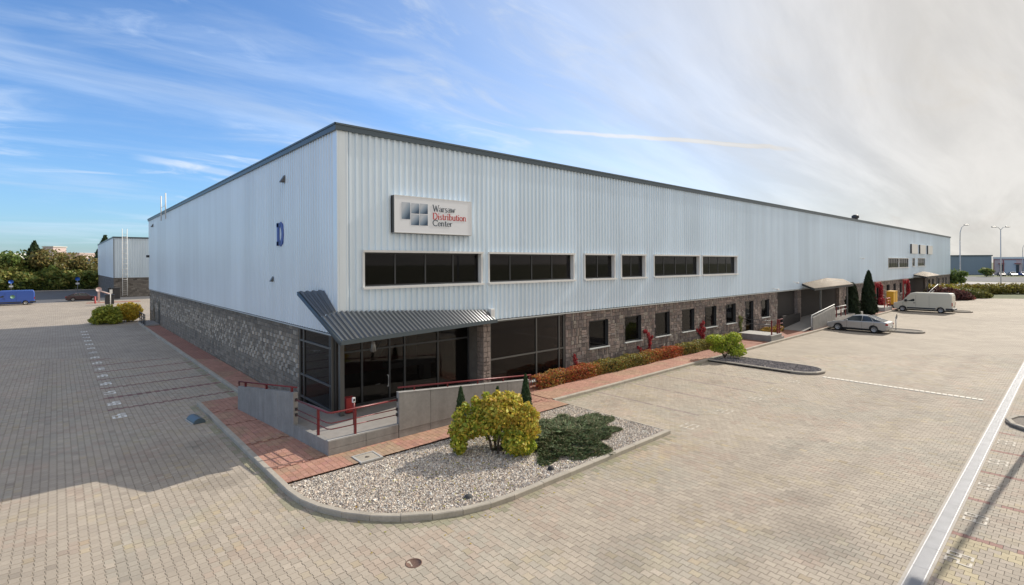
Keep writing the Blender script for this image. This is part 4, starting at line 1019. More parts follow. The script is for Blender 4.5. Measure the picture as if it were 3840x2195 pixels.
b = MB(); b.lathe([(.12, .07), (.10, .14), (.05, .17), (0, .175)], (.15, -7.55, 0), n=10); tag(b.build('stone', mat('dark_rock', (.06, .06, .06), .8), None), 'dark rounded stone lying in the gravel near the kerb', 'stone')
b = MB(); b.lathe([(.10, .09), (.09, .16), (.04, .19), (0, .19)], (2.95, -7.75, 0), n=10); tag(b.build('pipe_cap', 'black', None), 'small black cap in the gravel beside the front kerb', 'cap')

# ------------------------------------------------------------ foliage
def leaves(blobs, n, size, cols, seed, flat=.0, surf=.55, aspect=.7, upb=0.0):
    """blobs: (cx,cy,cz,rx,ry,rz,weight[,colorset]); returns V,F,C of quads"""
    r = np.random.default_rng(seed); w = np.array([bb[6] for bb in blobs], float); w /= w.sum()
    k = r.choice(len(blobs), n, p=w); B = np.array([bb[:6] for bb in blobs])[k]
    d = r.standard_normal((n, 3)); d /= np.linalg.norm(d, axis=1)[:, None]
    rad = np.where(r.random(n) < surf, r.uniform(.82, 1.08, n), r.random(n) ** .45)
    rad = rad * (1 + .16 * np.sin(7 * d[:, 0] + 3 * k) * np.cos(6 * d[:, 2] + 5 * d[:, 1] + k))
    P = B[:, :3] + d * B[:, 3:6] * rad[:, None]
    u = r.standard_normal((n, 3)); nrm = d * .6 + r.standard_normal((n, 3)) * .6 + np.array([0, 0, upb]); nrm /= np.linalg.norm(nrm, axis=1)[:, None]
    u -= (u * nrm).sum(1)[:, None] * nrm; u /= np.linalg.norm(u, axis=1)[:, None]; v = np.cross(nrm, u)
    s = size * np.exp(.25 * r.standard_normal(n))[:, None]
    V = np.stack([P - u * s, P - v * s * aspect, P + u * s, P + v * s * aspect], 1)
    V[:, :, 2] = np.maximum(V[:, :, 2], .01)
    F = np.arange(4 * n).reshape(n, 4)
    cs = [bb[7] if len(bb) > 7 else cols for bb in blobs]
    C = np.array([cs[kk][ci % len(cs[kk])] for kk, ci in zip(k, r.integers(0, 1000, n))]) * (1 + .18 * r.standard_normal((n, 1)))
    # clump tone
    cl_ = np.sin(P[:, 0] * 5 / max(size * 9, .3) + k) * np.sin(P[:, 2] * 5 / max(size * 9, .3) + 2 * k); C = C * (1 + .12 * cl_[:, None])
    return V.reshape(-1, 3), F, np.clip(C, .005, .9)
def leaf_obj(name, parent, m, *a, **k):
    V, F, C = leaves(*a, **k); return mesh_np(name, V, F, C, m, parent)
YEL = [(.60, .50, .07), (.52, .48, .08), (.64, .48, .08), (.44, .45, .08), (.56, .36, .07)]
GRN = [(.30, .38, .05), (.40, .46, .05), (.50, .50, .06), (.24, .32, .05)]
R2 = (FY, -FX)
def rb(l, f, z, rx, rz, w, cols=None):   # blob at lateral l, towards camera f
    c = (R2[0] * l - FX * f, R2[1] * l - FY * f, z, rx, rx, rz, w)
    return c + ((cols,) if cols else ())
yb = thing('yellow_shrub', 'large yellow-green autumn shrub on the gravel bed before the front wall', 'shrub', (2.75, -5.55, .08))
leaf_obj('foliage', yb, 'leaf', [rb(.15, 0, 1.28, .75, .50, 3, YEL), rb(.72, .1, 1.0, .55, .52, 2.2, YEL), rb(-.35, .1, .95, .62, .38, 1.6, YEL + GRN), rb(-.85, .25, .85, .42, .36, 1.2, YEL + GRN), rb(-1.12, .4, .42, .27, .33, .9, GRN + YEL[:2]),
    rb(.62, .55, .5, .38, .42, 1.5, GRN + YEL[:3]), rb(1.0, .1, .75, .34, .4, 1.0, YEL), rb(.1, -.3, .7, .7, .45, 1.2, GRN), rb(-.5, -.2, 1.25, .42, .3, .7, GRN), rb(.45, 0, 1.60, .36, .24, .5, YEL), rb(-.15, .1, 1.55, .30, .2, .35, YEL), rb(-1.2, .3, .75, .28, .25, .4, YEL + GRN), rb(.95, .35, .3, .28, .25, .5, GRN)] + [rb(1.25 * math.cos(q_), .25 * math.sin(q_ * 3), 1.0 + .72 * math.sin(q_), .13, .15, .09, YEL if q_ < 1.8 else YEL + GRN) for q_ in np.linspace(-.5, 3.6, 15)], 18500, .047, YEL, 11, surf=.45)
b = MB()
for i in range(26):
    a = rng.uniform(0, 2 * PI); r_ = rng.uniform(.05, .35); q = rng.uniform(.4, .9)
    b.tube([(r_ * math.cos(a), r_ * math.sin(a), 0), (r_ * 1.6 * math.cos(a), r_ * 1.6 * math.sin(a), q * .5), ((r_ * 2.2 + .1) * math.cos(a), (r_ * 2.2 + .1) * math.sin(a), q)], .012, 4, False)
b.build('stems', 'bark', yb)
DG = [(.035, .07, .025), (.045, .085, .03), (.03, .055, .02), (.06, .10, .035)]
def cone_leaves(h, r0, n, size, cols, seed, taper=1.0, tipr=.03):
    r = np.random.default_rng(seed); t = r.random(n) ** 1.25; rr = (r0 * (1 - t) ** taper + tipr) * np.minimum(1, (t + .06) * 9) * np.where(r.random(n) < .7, r.uniform(.86, 1.06, n), r.random(n) ** .5)
    a = r.uniform(0, 2 * PI, n); rr = rr * (1 + .12 * np.sin(a * 5 + t * 22))
    P = np.column_stack([rr * np.cos(a), rr * np.sin(a), t * h + .03]); nrm = np.column_stack([np.cos(a), np.sin(a), np.full(n, .3)]) + .5 * r.standard_normal((n, 3)); nrm /= np.linalg.norm(nrm, axis=1)[:, None]
    u = np.array([0, 0, 1.0]) + .35 * r.standard_normal((n, 3)); u -= (u * nrm).sum(1)[:, None] * nrm; u /= np.linalg.norm(u, axis=1)[:, None]; v = np.cross(nrm, u); s = (size * np.exp(.25 * r.standard_normal(n)))[:, None]
    V = np.stack([P - u * s, P - v * s * .45, P + u * s * 1.3, P + v * s * .45], 1); C = np.array(cols)[r.integers(0, len(cols), n)] * (1 + .2 * r.standard_normal((n, 1)))
    return V.reshape(-1, 3), np.arange(4 * n).reshape(n, 4), np.clip(C, .004, .6)
def thuja(loc, h, r0, n, size, label, seed, cols=DG, taper=.9, cat='conifer', group=None):
    t = thing('thuja', label, cat, loc, group=group); V, F, C = cone_leaves(h, r0, n, size, cols, seed, taper); mesh_np('foliage', V, F, C, 'needle', t)
    b = MB(); b.tube([(0, 0, 0), (0, 0, h * .8)], .03 * h, 6, r2=.004); b.build('trunk', 'bark', t); return t
thuja((2.62, -3.85, .08), 1.72, .30, 5200, .03, 'dark green cone thuja left of the yellow shrub', 21)
thuja((4.25, -3.85, .08), 1.45, .25, 3500, .03, 'small thuja tip showing just above the yellow shrub', 22)
thuja((5.55, -3.95, .08), 1.72, .30, 6000, .03, 'dark green cone thuja right behind the yellow shrub', 23)
DK = [(.018, .032, .012), (.024, .04, .014), (.014, .024, .010)]
thuja((54.7, -1.9, .1), 3.65, .68, 6500, .09, 'shorter of two tall dark thujas right of the tan canopy', 24, DK, .36)
thuja((60.9, -1.9, .1), 4.85, .84, 9000, .09, 'tallest dark thuja standing behind the silver car', 25, DK, .62)
fl_ = np.random.default_rng(91); P = np.column_stack([fl_.normal(1.6, 2.0, 260), fl_.normal(-6.3, 1.5, 260), np.full(260, .13)]); inb = np.array([in_bed(a, q) for a, q in P[:, :2]]); P[~inb, 2] = .012
P = P[[not (in_island(a, q) and not in_bed(a, q)) for a, q in P[:, :2]]]; nL = len(P)
u = fl_.standard_normal((nL, 3)) * np.array([1, 1, .15]); u /= np.linalg.norm(u, axis=1)[:, None]; v = np.cross(u, np.array([0, 0, 1.0]) + .2 * fl_.standard_normal((nL, 3))); v /= np.linalg.norm(v, axis=1)[:, None]
V = np.stack([P - u * .035, P - v * .022, P + u * .035, P + v * .022], 1)
o = mesh_np('fallen_leaves', V.reshape(-1, 3), np.arange(4 * nL).reshape(nL, 4), np.array(YEL)[fl_.integers(0, 5, nL)] * .8, 'leaf', None, kind='stuff'); tag(o, 'yellow fallen leaves scattered on the gravel around the shrub', 'leaves')
# juniper carpet
jt = thing('juniper', 'low spreading dark green juniper on the gravel right of the yellow shrub', 'juniper', (5.3, -6.05, .08))
r = np.random.default_rng(31); n = 38000
a = r.uniform(0, 2 * PI, n); base = 1.0 + .16 * np.sin(3 * a + 1) + .13 * np.sin(7 * a) + .10 * np.sin(13 * a + 2)
q = np.sqrt(r.random(n)) * base
ex, ey = 2.35, 1.75
P = np.column_stack([q * ex * np.cos(a) + .25 * q * np.sin(a), q * ey * np.sin(a), .035 + .12 * np.maximum(0, 1 - (q / 1.05) ** 2) * r.uniform(.4, 1.1, n)])
P[:, 2] += .09 * np.maximum(0, np.sin(P[:, 0] * 7 + np.sin(P[:, 1] * 5) * 1.5) * np.sin(P[:, 1] * 6 + P[:, 0] * 2)) * (q < 1)
keep = (np.sin(P[:, 0] * 4.3 + 1) * np.sin(P[:, 1] * 3.9 + P[:, 0]) > -.72) | (r.random(n) < .35); P = P[keep]; a = a[keep]; n = len(P)
dirv = np.column_stack([np.cos(a + .7 * r.standard_normal(n)), np.sin(a + .7 * r.standard_normal(n)), .28 + .25 * r.standard_normal(n)]); dirv /= np.linalg.norm(dirv, axis=1)[:, None]
nr = np.column_stack([.4 * r.standard_normal((n, 2)), np.ones(n)]); v = np.cross(nr, dirv); v /= np.linalg.norm(v, axis=1)[:, None]; s = (.06 * np.exp(.3 * r.standard_normal(n)))[:, None]
V = np.stack([P - dirv * s, P - v * s * .28, P + dirv * s * 1.3, P + v * s * .28], 1)
jc = np.array([(.095, .145, .06), (.07, .115, .05), (.13, .17, .07), (.12, .13, .06), (.17, .15, .08)]); C = jc[r.integers(0, 5, n)] * (1 + .22 * r.standard_normal((n, 1)))
mesh_np('foliage', V.reshape(-1, 3), np.arange(4 * n).reshape(n, 4), np.clip(C, .01, .4), 'needle', jt)
b = MB()
for i in range(14): a_ = i * .45; b.tube([(0, 0, .02), (.6 * math.cos(a_), .6 * math.sin(a_), .10), (1.3 * math.cos(a_), 1.3 * math.sin(a_), .05)], .018, 5, False, r2=.005)
b.build('branches', 'bark', jt)
# hedge
hg = thing('hedge', 'low clipped hedge in patches of orange, red and olive along the front wall', 'hedge', (0, 0, .1))
HR = [(.50, .10, .05), (.44, .13, .05), (.52, .20, .06), (.36, .10, .06)]; HO = [(.40, .22, .05), (.34, .24, .06), (.46, .26, .07)]; HG = [(.20, .20, .05), (.27, .25, .06), (.14, .16, .04), (.36, .33, .10)]
def hedge_mesh(x0, x1, y0, y1, z1, n, seed, size=.035):
    r = np.random.default_rng(seed); P = np.column_stack([r.uniform(x0, x1, n), r.uniform(y0, y1, n), r.uniform(0.02, z1, n)])
    face = r.random(n); P[face < .42, 1] = y0 + r.normal(0, .03, (face < .42).sum()); top = (face >= .42) & (face < .78); P[top, 2] = z1 + r.normal(0, .03, top.sum())
    P[:, 2] += .05 * np.sin(P[:, 0] * 3.1) * (P[:, 2] > z1 * .6) + .03 * np.sin(P[:, 0] * 8); P[:, 1] += .05 * np.sin(P[:, 0] * 2.3 + 1)
    nrm = r.standard_normal((n, 3)) + np.array([0, -.5, .6]); nrm /= np.linalg.norm(nrm, axis=1)[:, None]; u = r.standard_normal((n, 3)); u -= (u * nrm).sum(1)[:, None] * nrm; u /= np.linalg.norm(u, axis=1)[:, None]; v = np.cross(nrm, u)
    s = (size * np.exp(.25 * r.standard_normal(n)))[:, None]; V = np.stack([P - u * s, P - v * s * .7, P + u * s, P + v * s * .7], 1)
    xs_ = np.array([8, 10.5, 12.0, 13.0, 14.5, 17.0, 18.5, 20.2, 21.8, 22.4, 24, 40]); kind = np.array([1, .6, 1, .8, .2, .2, .6, 1, 1, .15, .1, 0])
    rd = np.interp(P[:, 0], xs_, kind) + .25 * r.standard_normal(n)
    pick = r.integers(0, 12, n); C = np.where((rd > .72)[:, None], np.array(HR)[pick % 4], np.where((rd > .42)[:, None], np.array(HO)[pick % 3], np.array(HG)[pick % 4])) * (1 + .2 * r.standard_normal((n, 1)))
    return V.reshape(-1, 3), np.arange(4 * n).reshape(n, 4), np.clip(C, .01, .8)
V, F, C = hedge_mesh(9.1, 30.6, -1.02, -.42, .60, 30000, 41); mesh_np('foliage', V, F, C, 'leaf', hg)
b = MB(); b.box(9.5, 30.5, -.86, -.5, 0, .42); b.build('branch_core', mat('hedge_core', (.05, .04, .025), .95), hg)
h2 = thing('hedge', 'short orange and green hedge behind the small steps railing', 'hedge', (0, 0, .1)); V, F, C = hedge_mesh(23.5, 27.5, -.25, .25, .40, 3000, 42, .05); V[:, 0] += 11.6; V[:, 1] -= .6; mesh_np('foliage', V, F, C * np.array([1.25, .9, .8]), 'leaf', h2)
# lime shrub on the island
sb = thing('lime_shrub', 'bright lime green shrub at the near end of the gravel island', 'shrub', (23.2, -3.2, .1))
LM = [(.42, .50, .05), (.34, .42, .05), (.50, .52, .08), (.26, .34, .05)]
leaf_obj('foliage', sb, 'leaf', [rb(-.55, 0, 1.15, .6, .3, 1.5), rb(.55, 0, 1.25, .42, .35, 1), rb(0, 0, .8, .55, .35, 1), rb(.65, .2, .45, .55, .3, 1.2), rb(-.4, .1, .6, .5, .22, .8), rb(.85, 0, .7, .35, .25, .5)], 5200, .055, LM, 44, surf=.3)
b = MB()
for i in range(12): a_ = i * .55; b.tube([(0, 0, 0), (.3 * math.cos(a_), .3 * math.sin(a_), .5), (.6 * math.cos(a_), .6 * math.sin(a_), 1.1)], .016, 4, False)
b.build('stems', 'bark', sb)
# creepers on the stone
RDL = [(.40, .035, .05), (.32, .03, .04), (.48, .07, .07), (.25, .025, .04)]
def creeper(x, pts, n, label, cols, seed, rad=.13):
    t = thing('creeper', label, 'climbing plant', (x, -.08, .1)); bl_ = []
    for (a, z, w) in pts: bl_.append((a, 0, z, rad * w, .07, rad * w * 1.25, w))
    leaf_obj('foliage', t, 'leaf', bl_, n, .034, cols, seed, surf=.3)
    b = MB(); b.tube([(0, 0, 0)] + [(a, 0.02, z) for a, z, w in sorted(pts, key=lambda p: p[1])[:6]], .012, 4, False); b.build('stem', 'bark', t)
creeper(13.25, [(0, .15, 1.6), (-.15, .35, 1.2), (-.3, .55, 1), (-.45, .8, 1.1), (-.5, 1.0, .8), (.2, .1, 1.4)], 700, 'small red creeper at the left end of the stone wall', RDL, 51)
creeper(19.5, [(0, .2, 2.6), (-.35, .4, 1.4), (-.7, .65, .9), (-.95, .8, .6), (.25, .55, 1.3), (.3, .85, 1.2), (.3, 1.15, 1.2), (.15, 1.45, 1.1), (-.1, 1.7, 1), (-.3, 1.72, .6), (.55, 1.3, .6)], 1500, 'tall forked red creeper between the second and third ground windows', RDL, 52)
creeper(26.3, [(0, .2, 1.8), (0, .45, 1.6), (.2, .7, 1.6), (0, .95, 2), (-.3, 1.1, 1.5), (.35, 1.15, 1.4), (0, 1.4, 1.7), (.2, 1.65, 1.1), (-.7, 1.2, .7)], 1600, 'dense bright red creeper between the fourth and fifth ground windows', RDL, 53)
creeper(32.5, [(0, .2, 1), (0, .5, 1), (0, .8, 1.2), (-.1, 1.1, 1.4), (.15, 1.4, 1.6), (-.2, 1.6, 1.2)], 900, 'sparse green climbing plant left of the small door', [(.16, .20, .06), (.22, .22, .08)], 54)
# shrubs at the left far corner
def shrub(loc, bl_, n, size, cols, label, seed, name='shrub'):
    t = thing(name, label, 'shrub', loc); leaf_obj('foliage', t, 'leaf', bl_, n, size, cols, seed); b = MB()
    for i in range(7): a_ = i * .9; b.tube([(0, 0, 0), (.4 * math.cos(a_), .4 * math.sin(a_), .7)], .025, 4, False)
    b.build('stems', 'bark', t)
shrub((-3.6, 49.6, 0), [rb(-.2, 0, 1.1, 1.15, .75, 3), rb(-.5, .4, .5, .9, .5, 1.5), rb(.6, .2, .6, .8, .6, 1.5)], 7000, .085, [(.36, .40, .06), (.46, .44, .07), (.26, .32, .06)], 'olive green shrub left of the golden one at the far corner', 61)
shrub((-1.9, 51.2, 0), [rb(.1, 0, 1.1, 1.2, .85, 3), rb(.6, .3, .7, .8, .6, 1.5), rb(-.6, .2, .8, .8, .7, 1)], 7500, .085, [(.68, .48, .06), (.60, .44, .06), (.56, .48, .07)], 'golden yellow shrub at the far corner of the left wall', 62)
# trees behind the road
def make_tree(h, r, cols, seed, n=3600, conifer=False):
    t = bpy.data.objects.new('tree', None); COL.objects.link(t); rr = np.random.default_rng(seed)
    if conifer: V, F, C = cone_leaves(h, r, n, .32, cols, seed, .8, .1); V[:, 2] += .4
    else:
        bl_ = [(0, 0, h * .62, r * .8, r * .8, h * .34, 2)]
        for i in range(9): a_ = rr.uniform(0, 2 * PI); q_ = rr.uniform(.4, .85) * r; bl_.append((q_ * math.cos(a_), q_ * math.sin(a_), h * rr.uniform(.22, .85), r * rr.uniform(.3, .5), r * rr.uniform(.3, .5), h * rr.uniform(.12, .22), 1))
        V, F, C = leaves(bl_, n, .30, cols, seed, surf=.6)
    mesh_np('crown', V, F, C, 'leaf', t); b = MB(); b.tube([(0, 0, 0), (.1, 0, h * .4), (0, .1, h * .8)], .22, 7, r2=.05)
    for i in range(5): a_ = rr.uniform(0, 2 * PI); b.tube([(0, 0, h * (.25 + .1 * i)), (r * .5 * math.cos(a_), r * .5 * math.sin(a_), h * (.4 + .1 * i))], .08, 5, False, r2=.02)
    b.build('trunk', 'bark', t); return t
TG = [(.14, .21, .055), (.19, .25, .06), (.10, .15, .045), (.24, .27, .07)]; TY = [(.32, .32, .09), (.24, .28, .08), (.36, .32, .10)]; TB = [(.25, .21, .08), (.28, .21, .07), (.18, .18, .07), (.20, .22, .07)]; TD = [(.045, .075, .03), (.06, .095, .035)]
protos = [make_tree(8.5, 4.0, TG, 71), make_tree(7.2, 3.6, TY, 72), make_tree(9.5, 3.8, TB, 73), make_tree(11.0, 3.4, TD, 74, 4200, True), make_tree(4.2, 3.4, TG + TY, 75, 2800)]
tl = [(-27, 158, 1, .95, 'yellow-green bushy tree at the left picture edge'), (-23.5, 157, 4, 1, 'low bushy tree above the blue van'), (-21, 160, 0, .8, 'green tree above the rear of the blue van'), (-17.5, 158.5, 1, 1, 'yellow-green tree right of the blue sign'),
      (-14.5, 161, 0, 1.0, 'round green tree left of the dark spruce'), (-11.8, 162, 3, 1.08, 'dark spruce standing tallest in the left tree row'), (-9.0, 160, 2, 1.0, 'tall brownish tree right of the dark spruce'), (-5.2, 161, 2, .92, 'rust brown tree in the middle of the row'),
      (-1.6, 160.5, 2, .85, 'brown autumn tree near the second warehouse'), (-12.5, 157, 4, .9, 'low dark green bush tree under the dark spruce'), (-6.5, 156.8, 4, 1.05, 'bright green low tree in front of the brown trees'), (-2.2, 157, 4, 1.0, 'low green tree by the second warehouse'),
      (-30, 157, 4, 1.1, 'low tree outermost on the left'), (-9.2, 157.2, 0, .62, 'small green tree in the front of the row'), (-34, 160, 0, 1.0, 'green tree beyond the left picture edge'), (-19, 157.4, 4, .85, 'low olive tree in the front row left of the dark spruce')]
used = set()
for (x, y, k, s, lab) in tl:
    if k not in used: t = protos[k]; used.add(k)
    else: t = dup(protos[k], (0, 0, 0), 0, lab)
    t.location = (x, y, -.03); t.rotation_euler = (0, 0, x * 1.7); s *= 1.0 if k == 3 else 1.17; t.scale = (s, s, s); t['label'] = lab; t['category'] = 'tree'; t['group'] = 'trees beyond the left road'; t.name = 'spruce_tree' if k == 3 else 'broadleaf_tree'
for (x, y, s, lab) in ((3.0, 172, 1.28, 'dark spruce rising behind the left end of the second warehouse')  ,):
    t = dup(protos[3], (x, y, 0), 1.0, lab, 'trees beyond the left road'); t.scale = (s, s, s); t.name = 'spruce_tree'
hs_ = leaves([(x, 155.8 + .5 * math.sin(x), 1.3, 2.2, 1.2, 1.5, 1) for x in np.arange(-34, 1, 2.0)], 9000, .26, TD + TG, 77)
tag(mesh_np('undergrowth', *hs_, 'leaf', None, kind='stuff'), 'dark undergrowth along the foot of the left trees', 'undergrowth')

# ------------------------------------------------------------ vehicles
def wheel(parent, x, y, r=.31, w=.2, rim='steel'):
    sgn = 1 if y > 0 else -1
    b = MB(); b.lathe([(r * .62, -w / 2), (r * .95, -w / 2), (r, -w * .3), (r, w * .3), (r * .95, w / 2), (r * .62, w / 2)], (x, y, r), 'y', 22); o = b.build('wheel', 'black', parent)
    b = MB(); yy = y + sgn * w * .5
    b.lathe([(r * .62, -.01), (r * .60, .012), (r * .5, .0), (.04, .01), (.0, .012)], (x, yy, r), 'y', 18); 
    o2 = b.build('rim', rim, o)
    b = MB()
    for k in range(5):
        a_ = k * 2 * PI / 5 + .6; b.lathe([(r * .09, .0), (r * .09, .018)], (x + r * .36 * math.cos(a_), yy + (0 if sgn > 0 else -.018), r + r * .36 * math.sin(a_)), 'y', 8)
    b.build('rim_hole', 'black', o)
def side_body(prof, ys, name, m, parent, bevel=.05):
    """prof: closed outline (x,z); ys: list of (y, inset) layers"""
    b = MB(); n = len(prof); cx_ = sum(p[0] for p in prof) / n; cz_ = sum(p[1] for p in prof) / n; vs = []
    for y, s in ys: vs += [(cx_ + (p[0] - cx_) * s, y, cz_ + (p[1] - cz_) * (s if p[1] > cz_ else 1 - (1 - s) * .3)) for p in prof]
    fs = [tuple(range(n))[::-1], tuple(range((len(ys) - 1) * n, len(ys) * n))]
    for k in range(len(ys) - 1):
        for i in range(n): fs.append((k * n + i, k * n + (i + 1) % n, (k + 1) * n + (i + 1) % n, (k + 1) * n + i))
    b.add(vs, fs); return b.build(name, m, parent, bevel=bevel)
def arch(xc, r, z=.20, n=9): return [(xc + r * math.cos(a), max(z, .31 + r * math.sin(a))) for a in np.linspace(PI, 0, n)]
def box_loft(b, lo, hi):      # lo/hi: 4 xyz points each
    b.add(list(lo) + list(hi), [(3, 2, 1, 0), (4, 5, 6, 7)] + [(i, (i + 1) % 4, 4 + (i + 1) % 4, 4 + i) for i in range(4)])
def hatch_sedan(label, paint, loc, rz, name='parked_car'):
    t = thing(name, label, 'car', loc, rz); Lc = 4.6
    # x = 0 front
    low = [(.05, .24)] + [(.40, .22)] + arch(.92, .36) + arch(3.62, .36) + [(4.35, .22), (4.56, .32), (4.60, .62), (4.55, .92), (4.30, .98), (3.6, .97), (1.45, .92), (1.2, .90), (.45, .74), (.12, .62), (.02, .45)]
    side_body(low, [(-.86, .955), (-.80, 1), (.80, 1), (.86, .955)], 'body', paint, t, .045)
    w0, w1 = .76, .55
    def tr(x, z, w): return [(x, -w, z), (x, w, z)]
    # greenhouse as a loft of stations
    st = [(1.30, .90, .76, .90), (2.02, .93, .755, 1.36), (2.55, .93, .755, 1.42), (3.10, .95, .75, 1.39), (3.75, .96, .73, 1.15), (4.22, .97, .70, 1.0)]
    b = MB(); vs = []
    for x, zb, w, zt in st:
        k = (zt - zb) / .5; wt = w - .19 * k; vs += [(x, -w, zb), (x, -wt, zt), (x, -wt * .5, zt + .02 * (k > .3)), (x, wt * .5, zt + .02 * (k > .3)), (x, wt, zt), (x, w, zb)]
    fs = []
    for i in range(len(st) - 1):
        for j in range(5): fs.append((i * 6 + j, i * 6 + j + 1, (i + 1) * 6 + j + 1, (i + 1) * 6 + j))
    b.add(vs, fs, smooth=False); b.build('glazing', 'car_glass', t)
    rf = MB(); vs = []
    for x, zb, w, zt in st[1:]:
        k = (zt - zb) / .5; wt = w - .19 * k; vs += [(x, -wt - .012, zt - .03), (x, -wt, zt + .012), (x, -wt * .5, zt + .035), (x, wt * .5, zt + .035), (x, wt, zt + .012), (x, wt + .012, zt - .03)]
    fs = []
    for i in range(len(st) - 2):
        for j in (range(5) if i < 2 else (0, 4)): fs.append((i * 6 + j, i * 6 + j + 1, (i + 1) * 6 + j + 1, (i + 1) * 6 + j))
    rf.add(vs, fs, smooth=True)
    for s in (-1, 1):
        rf.tube([(1.32, s * .75, .9), (2.0, s * .58, 1.36)], .03, 6); rf.tube([(2.72, s * .765, .93), (2.75, s * .58, 1.40)], .028, 6); rf.tube([(4.22, s * .70, .97), (3.7, s * .66, 1.16), (3.1, s * .58, 1.38)], .05, 6)
        rf.tube([(3.55, s * .735, .96), (3.35, s * .63, 1.28)], .03, 6)
    rf.build('roof', paint, t)
    for x in (.92, 3.62):
        for y in (-.76, .76): wheel(t, x, y)
    for s in (-1, 1):
        b = MB(); b.box(4.42, 4.60, s * .80 - .07, s * .80 + .055, .70, .86); b.build('tail_lamp', 'red_lamp', t, bevel=.02)
        b = MB(); b.box(.09, .35, s * .72 - .1, s * .72 + .1, .56, .68); b.build('headlight', 'head_lamp', t, bevel=.03)
        b = MB(); b.box(1.55, 1.72, s * .93 - .09, s * .93 + .07, .92, 1.04); b.build('mirror', paint, t, bevel=.03)
        for xx in (2.45, 3.35): b = MB(); b.box(xx, xx + .16, s * .868 - .01, s * .868 + .01, .80, .825); b.build('door_handle', paint, t)
        b = MB()
        for xx in (1.62, 2.72, 3.62): b.box(xx - .005, xx + .005, s * .863 - .004, s * .863 + .004, .3 if xx < 3.5 else .65, .9)
        b.build('door_gap', 'black', t)
    b = MB(); b.box(4.585, 4.61, -.26, .26, .50, .61); b.build('number_plate', 'white', t)
    b = MB(); b.box(.3, 4.3, -.70, .70, .14, .34); b.build('underbody', 'black', t)
    return t
def panel_van(label, paint, loc, rz, Lv=5.6, Hv=2.3, name='parked_van', wb=(.95, 4.55)):
    t = thing(name, label, 'van', loc, rz)
    low = [(.08, .34), (.42, .28)] + arch(wb[0], .40, .26) + arch(wb[1], .40, .26) + [(Lv - .1, .30), (Lv, .5), (Lv - .02, Hv * .85), (Lv - .12, Hv - .03), (Lv - .3, Hv), (2.0, Hv), (1.72, Hv - .06), (.98, 1.36), (.80, 1.22), (.20, 1.04), (.05, .85), (.02, .55)]
    side_body(low, [(-1.0, .965), (-.93, 1), (.93, 1), (1.0, .965)], 'body', paint, t, .06)
    for s in (-1, 1):
        b = MB(); y = s * 1.006
        b.add([(1.05, y * .995, 1.28), (2.12, y, 1.28), (2.12, y * .985, 1.96), (1.78, y * .985, 1.96), (1.22, y * .99, 1.42)], [(0, 1, 2, 3, 4)]); b.build('side_window', 'car_glass', t)
        b = MB(); b.box(1.18, 1.42, s * 1.1 - .1, s * 1.1 + .1, 1.22, 1.50); b.build('mirror', 'dark_plastic', t, bevel=.04)
        b = MB(); b.box(wb[0] + .45, wb[1] - .45, s * 1.0 - .02, s * 1.0 + .02, .40, .56); b.build('side_trim', 'dark_plastic', t)
        b = MB()
        for xx in (2.25, 3.5, 1.0): b.box(xx - .006, xx + .006, s * 1.002 - .004, s * 1.002 + .004, .6, 2.0 if xx > 1.5 else 1.15)
        b.build('door_gap', 'black', t)
        b = MB(); b.box(2.02, 2.2, s * 1.01 - .015, s * 1.01 + .015, 1.05, 1.12); b.build('door_handle', 'dark_plastic', t)
        b = MB(); b.box(Lv - .12, Lv + .01, s * .93 - .05, s * .93 + .05, .85, 1.25); b.build('tail_lamp', 'red_lamp', t, bevel=.02)
        b = MB(); b.box(.08, .42, s * .80 - .12, s * .80 + .12, .86, 1.04); b.build('headlight', 'head_lamp', t, bevel=.04)
    b = MB(); b.add([(1.02, -.86, 1.42), (1.02, .86, 1.42), (1.70, .80, 2.22), (1.70, -.80, 2.22)], [(0, 1, 2, 3)]); 
    b.v = [(x - .03, y, z + .035) for x, y, z in b.v]; b.build('windscreen', 'car_glass', t)
    b = MB(); b.box(-.06, .5, -.98, .98, .30, .62); b.build('front_bumper', 'dark_plastic', t, bevel=.06); b = MB(); b.box(Lv - .08, Lv + .14, -.96, .96, .34, .56); b.box(wb[1] + .44, Lv + .02, -1.015, 1.015, .34, .6); b.build('rear_bumper', 'dark_plastic', t, bevel=.04)
    b = MB(); b.box(Lv + .002, Lv + .012, -.006, .006, .6, 2.1); b.box(Lv + .002, Lv + .012, -.25, .25, .75, .86); b.build('rear_door_gap', 'black', t)
    for x in wb:
        for y in (-.88, .88): wheel(t, x, y, .34, .22)
    b = MB(); b.box(.4, Lv - .2, -.8, .8, .18, .40); b.build('underbody', 'black', t)
    return t
# local +x points to the rear; nose towards the building (+Y) -> rotate -90
hatch_sedan('silver liftback car parked nose-in before the tan canopy', 'silver_paint', (44.55, -2.72, 0), RAD(-92))
panel_van('beige panel van parked nose-in beyond the tall thujas', 'beige_paint', (69.85, -2.55, 0), RAD(-91))
panel_van('blue panel van with a green emblem cut by the left picture edge', 'blue_paint', (-10.9, 92.6, 0), RAD(-188), name='parked_van')
bv = [o for o in bpy.data.objects if o.name.startswith('parked_van') and 'blue' in o.get('label', '')][0]
bv.location = (-15.8, 92.8, -.03); bv.rotation_euler = (0, 0, RAD(3))
b = MB(); b.lathe([(.28, -1.012), (.28, -1.004)], (3.1, 0, 1.35), 'y', 14); b.build('emblem', mat('emblem_green', (.15, .3, .2), .5), bv)
hatch_sedan('dark maroon car driving on the road before the second warehouse', 'maroon_paint', (-1.9, 97.3, -.03), RAD(180 - 2), name='passing_car')
